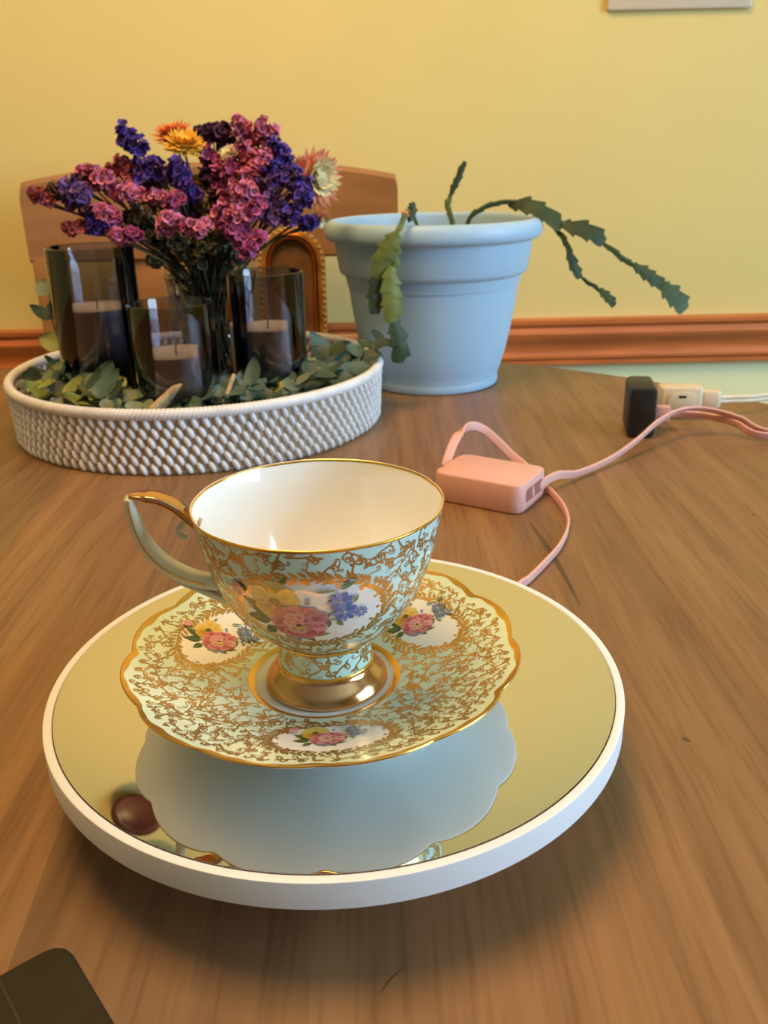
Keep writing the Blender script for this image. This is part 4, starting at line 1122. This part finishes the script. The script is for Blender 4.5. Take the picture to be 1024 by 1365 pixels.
def statice(px, py, Y, rx, rz, mt, n_=26, label=None, mt2=None):
    h = at(px, py, Y); c = CN[id(mt)]
    wh = ('reaching out over the tall smoky candle' if px < 150 else 'beside the peach strawflower' if px >= 352 else 'around the golden yellow strawflower' if py < 236 and px < 300
          else 'drooping above the short candle' if py > 284 and px < 285 else 'drooping above the medium candle' if py > 284 else 'at the crown of the bouquet' if py < 236 else 'in the heart of the bouquet')
    t = thing('statice_sprig', tuple(NECK), label or ('dried %s statice sprig %s' % (c, wh)), 'dried flower', 'dried %s statice sprigs' % c)
    P = stem_curve(h - Vector((0, 0, rz * 0.5)))
    put('stem', tube(P, [0.11 - 0.002 * i for i in range(len(P))], 5), stem_m, t)
    out = (h - NECK).normalized()
    # several tight clusters of blossom, each on a short branch
    nb = max(3, int(n_ / 5))
    for b in range(nb):
        a = 2 * PI * b / nb + bq_rnd.random()
        c_ = h + Vector((math.cos(a) * rx * 0.55, math.sin(a) * rx * 0.45, bq_rnd.uniform(-0.6, 0.6) * rz))
        V, Fc = [], []
        cluster(V, Fc, c_, (rx * 0.62, rx * 0.55, rz * 0.55), 24, out, 0.98)
        put('blossom_cluster', (V, Fc), (mt2 if (mt2 and b % 2) else mt), t)
        br = [P[-5], P[-5].lerp(c_, 0.6) + Vector((0, 0, -0.15)), c_]
        put('branch', tube(br, 0.07, 5), stem_m, t)
k_ = 1170 / 80.0     # pixels per cm near the bouquet
heads = [
 (176, 192, 76.5, 1.1, 1.6, P_VIOLET), (196, 222, 76, 1.2, 1.6, P_VIOLET), (238, 222, 75.5, 0.9, 1.4, P_VIOLET), (250, 248, 75, 0.9, 1.1, P_VIOLET),
 (98, 262, 73, 1.1, 1.3, P_LILAC), (128, 296, 72.5, 0.8, 1.0, P_VIOLET), (376, 204, 77, 1.0, 1.6, P_VIOLET), (384, 240, 75.5, 1.6, 1.6, P_VIOLET), (396, 268, 74.8, 1.5, 1.7, P_VIOLET), (412, 298, 75, 0.8, 0.5, P_VIOLET),
 (288, 178, 78.5, 1.3, 1.2, P_PLUM), (270, 172, 79, 0.8, 0.8, P_PLUM), (286, 246, 77, 1.0, 1.3, P_PLUM), (112, 246, 74, 0.9, 0.9, P_PLUM), (120, 282, 73, 0.9, 0.9, P_PLUM), (356, 262, 75.5, 1.0, 1.4, P_LILAC),
 (56, 264, 73, 0.9, 0.8, P_RED), (80, 256, 73.5, 0.8, 0.7, P_STRAW), (122, 232, 75, 1.0, 1.0, P_PINK), (138, 248, 74, 1.2, 1.1, P_PINK), (142, 282, 73, 1.1, 0.9, P_PINK), (170, 262, 74, 1.2, 0.9, P_PINK), (162, 228, 76, 1.1, 1.0, P_RED),
 (100, 300, 72.5, 0.9, 0.6, P_RED), (155, 317, 72.3, 0.7, 0.6, P_PINK), (176, 312, 72.6, 0.7, 0.6, P_MAG), (206, 264, 74.5, 0.9, 0.7, P_PINK), (232, 266, 74, 0.8, 0.7, P_MAG), (226, 294, 72.4, 0.9, 0.9, P_PINK), (262, 302, 72, 1.0, 0.8, P_PINK),
 (330, 174, 78, 1.2, 1.2, P_PINK), (354, 176, 77.6, 0.9, 1.1, P_PINK), (348, 204, 77, 1.3, 1.2, P_PINK), (322, 200, 77.5, 1.0, 1.1, P_MAG), (286, 212, 78, 1.2, 1.1, P_MAG), (300, 234, 76.5, 1.2, 1.2, P_MAG), (330, 232, 76, 1.4, 1.2, P_PINK), (346, 226, 76, 1.1, 1.2, P_PINK),
 (318, 262, 74.5, 1.4, 1.2, P_PINK), (338, 280, 74, 1.0, 1.1, P_MAG), (308, 290, 73.6, 1.3, 1.3, P_PINK), (318, 312, 73.4, 1.1, 0.9, P_MAG), (338, 328, 72.6, 0.9, 1.0, P_MAG), (360, 288, 75, 1.1, 1.0, P_LILAC),
 (212, 244, 77.5, 1.2, 1.1, P_STRAW), (262, 268, 76.8, 1.3, 1.1, P_STRAW), (246, 286, 76, 1.2, 1.0, P_PLUM), (190, 286, 75, 1.0, 0.8, P_STRAW), (300, 262, 77, 1.2, 1.2, P_PLUM),
 (196, 308, 75.5, 1.2, 1.0, P_OLIVE), (236, 322, 75, 1.3, 1.1, P_OLIVE), (284, 322, 75, 1.3, 1.1, P_OLIVE), (212, 336, 75.6, 1.0, 1.1, P_OLIVE), (262, 346, 75.4, 1.2, 1.0, P_OLIVE), (312, 338, 75.6, 1.0, 0.9, P_OLIVE), (178, 296, 76, 1.0, 0.9, P_OLIVE)]
for px, py, Y, rx, rz, mt in heads:
    statice(px, py, Y, rx, rz, mt, 24 if rx > 0.9 else 17)
def bract_ring(c, axis, r, n_, ln, wd, tilt, rn):
    q = axis.to_track_quat('Z', 'Y').to_matrix().to_4x4(); V, Fc = [], []
    for k in range(n_):
        a = 2 * PI * k / n_ + rn.uniform(-.08, .08); t = tilt + rn.uniform(-.12, .12); l_ = ln * rn.uniform(0.88, 1.12)
        d = Vector((math.cos(a) * math.cos(t), math.sin(a) * math.cos(t), math.sin(t))); sd = Vector((-math.sin(a), math.cos(a), 0)); nn = d.cross(sd)
        b0 = Vector((math.cos(a) * r, math.sin(a) * r, 0)); k0 = len(V)
        for t_, w_, e_ in ((0, 0.5, 0), (0.4, 1.0, -0.05), (0.75, 0.8, 0.0), (1.0, 0.05, 0.08)):
            for sg in (-1, 0, 1):
                p = b0 + d * l_ * t_ + sd * sg * wd / 2 * w_ + nn * (e_ * l_ + (0.05 * l_ if sg == 0 else 0))
                V.append(tuple(c + (q @ p)))
        for i in range(3):
            for j in range(2): Fc.append((k0 + i * 3 + j, k0 + i * 3 + j + 1, k0 + (i + 1) * 3 + j + 1, k0 + (i + 1) * 3 + j))
    return V, Fc
def strawflower(px, py, Y, R_, axis, outer, inner, label, cen):
    h = at(px, py, Y); t = thing('strawflower', tuple(NECK), label, 'dried flower', 'dried strawflowers')
    rn = random.Random(px); ax = Vector(axis).normalized()
    P = stem_curve(h - ax * 0.6); put('stem', tube(P, 0.1, 6), stem_m, t)
    for i, (f_, tl, mt) in enumerate(((1.0, -0.25, outer), (1.0, 0.05, outer), (0.92, 0.35, outer), (0.82, 0.65, inner), (0.62, 0.95, inner))):
        put('bracts', bract_ring(h, ax, 0.12 * R_, 24 - i, R_ * f_, 0.30 * R_, tl, rn), mt, t)
    q = ax.to_track_quat('Z', 'Y').to_matrix().to_4x4()
    put('centre', xf(revolve([(0.01, 0.42 * R_), (0.2 * R_, 0.38 * R_), (0.34 * R_, 0.2 * R_), (0.36 * R_, 0)], 14, (0, 0, 0)), Matrix.Translation(h) @ q), cen, t)
strawflower(232, 180, 78.5, 1.5, (-0.1, -0.2, 1), P_ORANGE, P_ORANGE, 'orange red strawflower at the top of the bouquet', P_RED)
strawflower(246, 192, 77, 1.55, (0.2, -0.45, 1), P_YELLOW, P_YELLOW, 'golden yellow strawflower at the top of the bouquet', P_YELLOW)
strawflower(422, 238, 77.5, 2.15, (0.75, -0.75, 0.05), P_PEACH, P_CREAM, 'peach strawflower with a cream centre facing the wall side', P_CREAM)
strawflower(264, 246, 77.5, 1.0, (0.1, -0.6, 0.8), P_YELLOW, P_YELLOW, 'small ochre strawflower half hidden among the pink statice', P_ORANGE)
strawflower(306, 204, 77.2, 0.75, (0.0, -0.6, 0.8), P_CREAM, P_CREAM, 'tiny cream strawflower bud between pink and plum statice', P_CREAM)
strawflower(428, 292, 76.2, 0.8, (0.5, -0.4, -0.6), P_PEACH, P_CREAM, 'small drooping peach strawflower under the violet statice', P_CREAM)
# extra bare stems fanning out of the vase
for k in range(26):
    a = bq_rnd.uniform(0, 6.28); hx = at(bq_rnd.uniform(150, 350), bq_rnd.uniform(250, 320), bq_rnd.uniform(73.5, 78))
    tg = put('dry_stalk', tube(stem_curve(hx), 0.09, 5), stem_m, None, org=tuple(NECK))
    tag(tg, 'bare dry brown stalk standing in the crystal vase', 'dried stalk', 'bare stalks in the vase')

# ------------------------------------------------------------------ eucalyptus in the tray
def leaf_mesh(name, L_, W_, curl, pointy):
    n_ = 7; V, Fc = [], []
    for i in range(n_ + 1):
        t = i / n_
        wdt = W_ / 2 * (math.sin(PI * t ** pointy)) ** 0.62 if 0 < i < n_ else 0.03
        for sg in (-1, -0.5, 0, 0.5, 1):
            V.append((sg * wdt, L_ * t, curl * L_ * (t - 0.3) ** 2 + 0.14 * W_ * abs(sg) - 0.02))
    for i in range(n_):
        for k in range(4): Fc.append((i * 5 + k, i * 5 + k + 1, (i + 1) * 5 + k + 1, (i + 1) * 5 + k))
    return V, Fc
LM = []
for mt in euc:
    for j, (L_, W_, cu, po) in enumerate(((2.3, 2.0, -0.25, 0.8), (2.8, 1.7, 0.2, 0.75), (1.9, 1.6, -0.1, 0.85))):
        me = mesh('leaf', *leaf_mesh('leaf', L_, W_, cu, po)); me.materials.append(mt); LM.append(me)
er = random.Random(5)
def sprig(ctl, n_pairs, tone, label='eucalyptus sprig with round grey green leaves lying in the woven tray'):
    P = cat_rom([Vector(p) for p in ctl], 8)
    t = thing('eucalyptus_sprig', tuple(P[0]), label, 'eucalyptus', 'eucalyptus sprigs in the tray')
    put('stem', tube(P, 0.07, 5), stem_m, t)
    for k in range(n_pairs):
        q = int((k + 0.6) / n_pairs * (len(P) - 1)); p = P[q]; tn = (P[min(q + 1, len(P) - 1)] - P[max(q - 1, 0)]).normalized()
        for sg in (-1, 1):
            up = Vector((0, -0.45, 1)) + Vector((er.uniform(-.6, .6), er.uniform(-.5, .3), er.uniform(-.2, .4)))
            sd = tn.cross(up).normalized() * sg
            dr = (sd + tn * er.uniform(0.2, 0.9) + Vector((0, 0, er.uniform(-0.1, 0.55)))).normalized()
            nrm = (up - dr * up.dot(dr)).normalized(); xx = dr.cross(nrm)
            rot = Matrix((xx, dr, nrm)).transposed().to_4x4() @ Matrix.Scale(er.uniform(0.8, 1.15) * (1.0 - 0.25 * k / n_pairs), 4)
            ti = er.choices(range(4), tone)[0]
            lo = bpy.data.objects.new('leaf', LM[ti * 3 + er.randrange(3)]); COL.objects.link(lo); lo.parent = t
            pp = p + Vector((0, 0, 0.05)); pp.z = max(pp.z, 0.9)
            rot.translation = (pp - P[0]) * S; lo.matrix_local = rot
def onring(a, r, z): a = math.radians(a); return (TX + r * math.cos(a), TY + r * math.sin(a), z)
ringspec = [(195, 222, 12.6, (2, 3, 2, 3)), (215, 243, 13.2, (1, 1, 6, 2)), (205, 232, 10.8, (4, 3, 1, 2)), (238, 262, 13.0, (2, 3, 4, 2)), (250, 272, 12.6, (5, 4, 0, 2)), (262, 288, 13.1, (6, 3, 0, 2)),
            (276, 300, 12.9, (5, 4, 1, 2)), (288, 314, 13.1, (4, 3, 1, 4)), (300, 326, 12.5, (3, 3, 3, 3)), (312, 336, 12.9, (2, 4, 4, 2)), (326, 350, 12.6, (2, 5, 2, 1)), (338, 362, 12.8, (4, 5, 1, 1)),
            (300, 322, 10.5, (3, 4, 1, 2)), (345, 375, 11.5, (3, 5, 1, 1)), (180, 205, 12.8, (2, 5, 2, 2)), (318, 345, 10.4, (3, 5, 2, 1)), (228, 250, 11.6, (3, 4, 2, 2)), (282, 304, 11.4, (4, 4, 0, 2))]
for a0, a1, r_, tone in ringspec:
    zz0 = er.uniform(3.4, 4.2)
    sprig([onring(a0, r_ - 0.3, zz0), onring(a0 * 0.6 + a1 * 0.4, r_ + er.uniform(-.4, .4), zz0 + 0.9), onring(a1, r_ + er.uniform(-.8, .3), zz0 + er.uniform(0.6, 1.6))], 4, tone,
          ('yellow green' if tone[2] > 3 else 'blue green' if tone[0] > 3 else 'mixed green') + ' eucalyptus sprig ' + ('beside the tall smoky candle' if (a0 + a1) / 2 < 236 else 'in front of the short candle' if (a0 + a1) / 2 < 284
           else 'in front of the medium candle' if (a0 + a1) / 2 < 327 else 'inside the tray rim near the pot'))
# a sprig climbing over the rim by the pot, and one beside the tall candle
sprig([onring(338, 12.4, 2.4), onring(350, 13.4, 4.4), onring(357, 14.6, 5.6), onring(362, 15.6, 6.0)], 5, (3, 6, 1, 1), 'eucalyptus sprig climbing over the tray rim beside the blue pot')
sprig([(-26.6, 74.0, 2.5), (-27.0, 74.5, 6.0), (-27.6, 74.8, 9.0), (-27.4, 75, 11.2)], 4, (2, 4, 3, 1), 'upright eucalyptus sprig behind the tall smoky candle')
# pale sticks
def stick(a, b, w_, h_, label):
    a, b = Vector(a), Vector(b); P = [a.lerp(b, t) for t in (0, 0.3, 0.6, 0.85, 1)]
    o = put('wood_stick', sweep(P, [Vector((0.3, -0.4, 1))] * 5, lambda i: rsect(w_ * (1, 1.06, 0.97, 1.0, 0.85)[i], h_, h_ * 0.2, 1)), stick_m, None, org=tuple(a), auto=40)
    tag(o, label, 'wood stick', 'pale wood sticks in the tray')
stick(at(203, 549, 60.8), at(243, 512, 62.0), 0.9, 0.5, 'pale wood stick with a dark mark leaning on the tray rim')
stick(at(296, 545, 61.0), at(312, 500, 63.6), 0.35, 0.3, 'thin pale twig lying among the eucalyptus leaves')
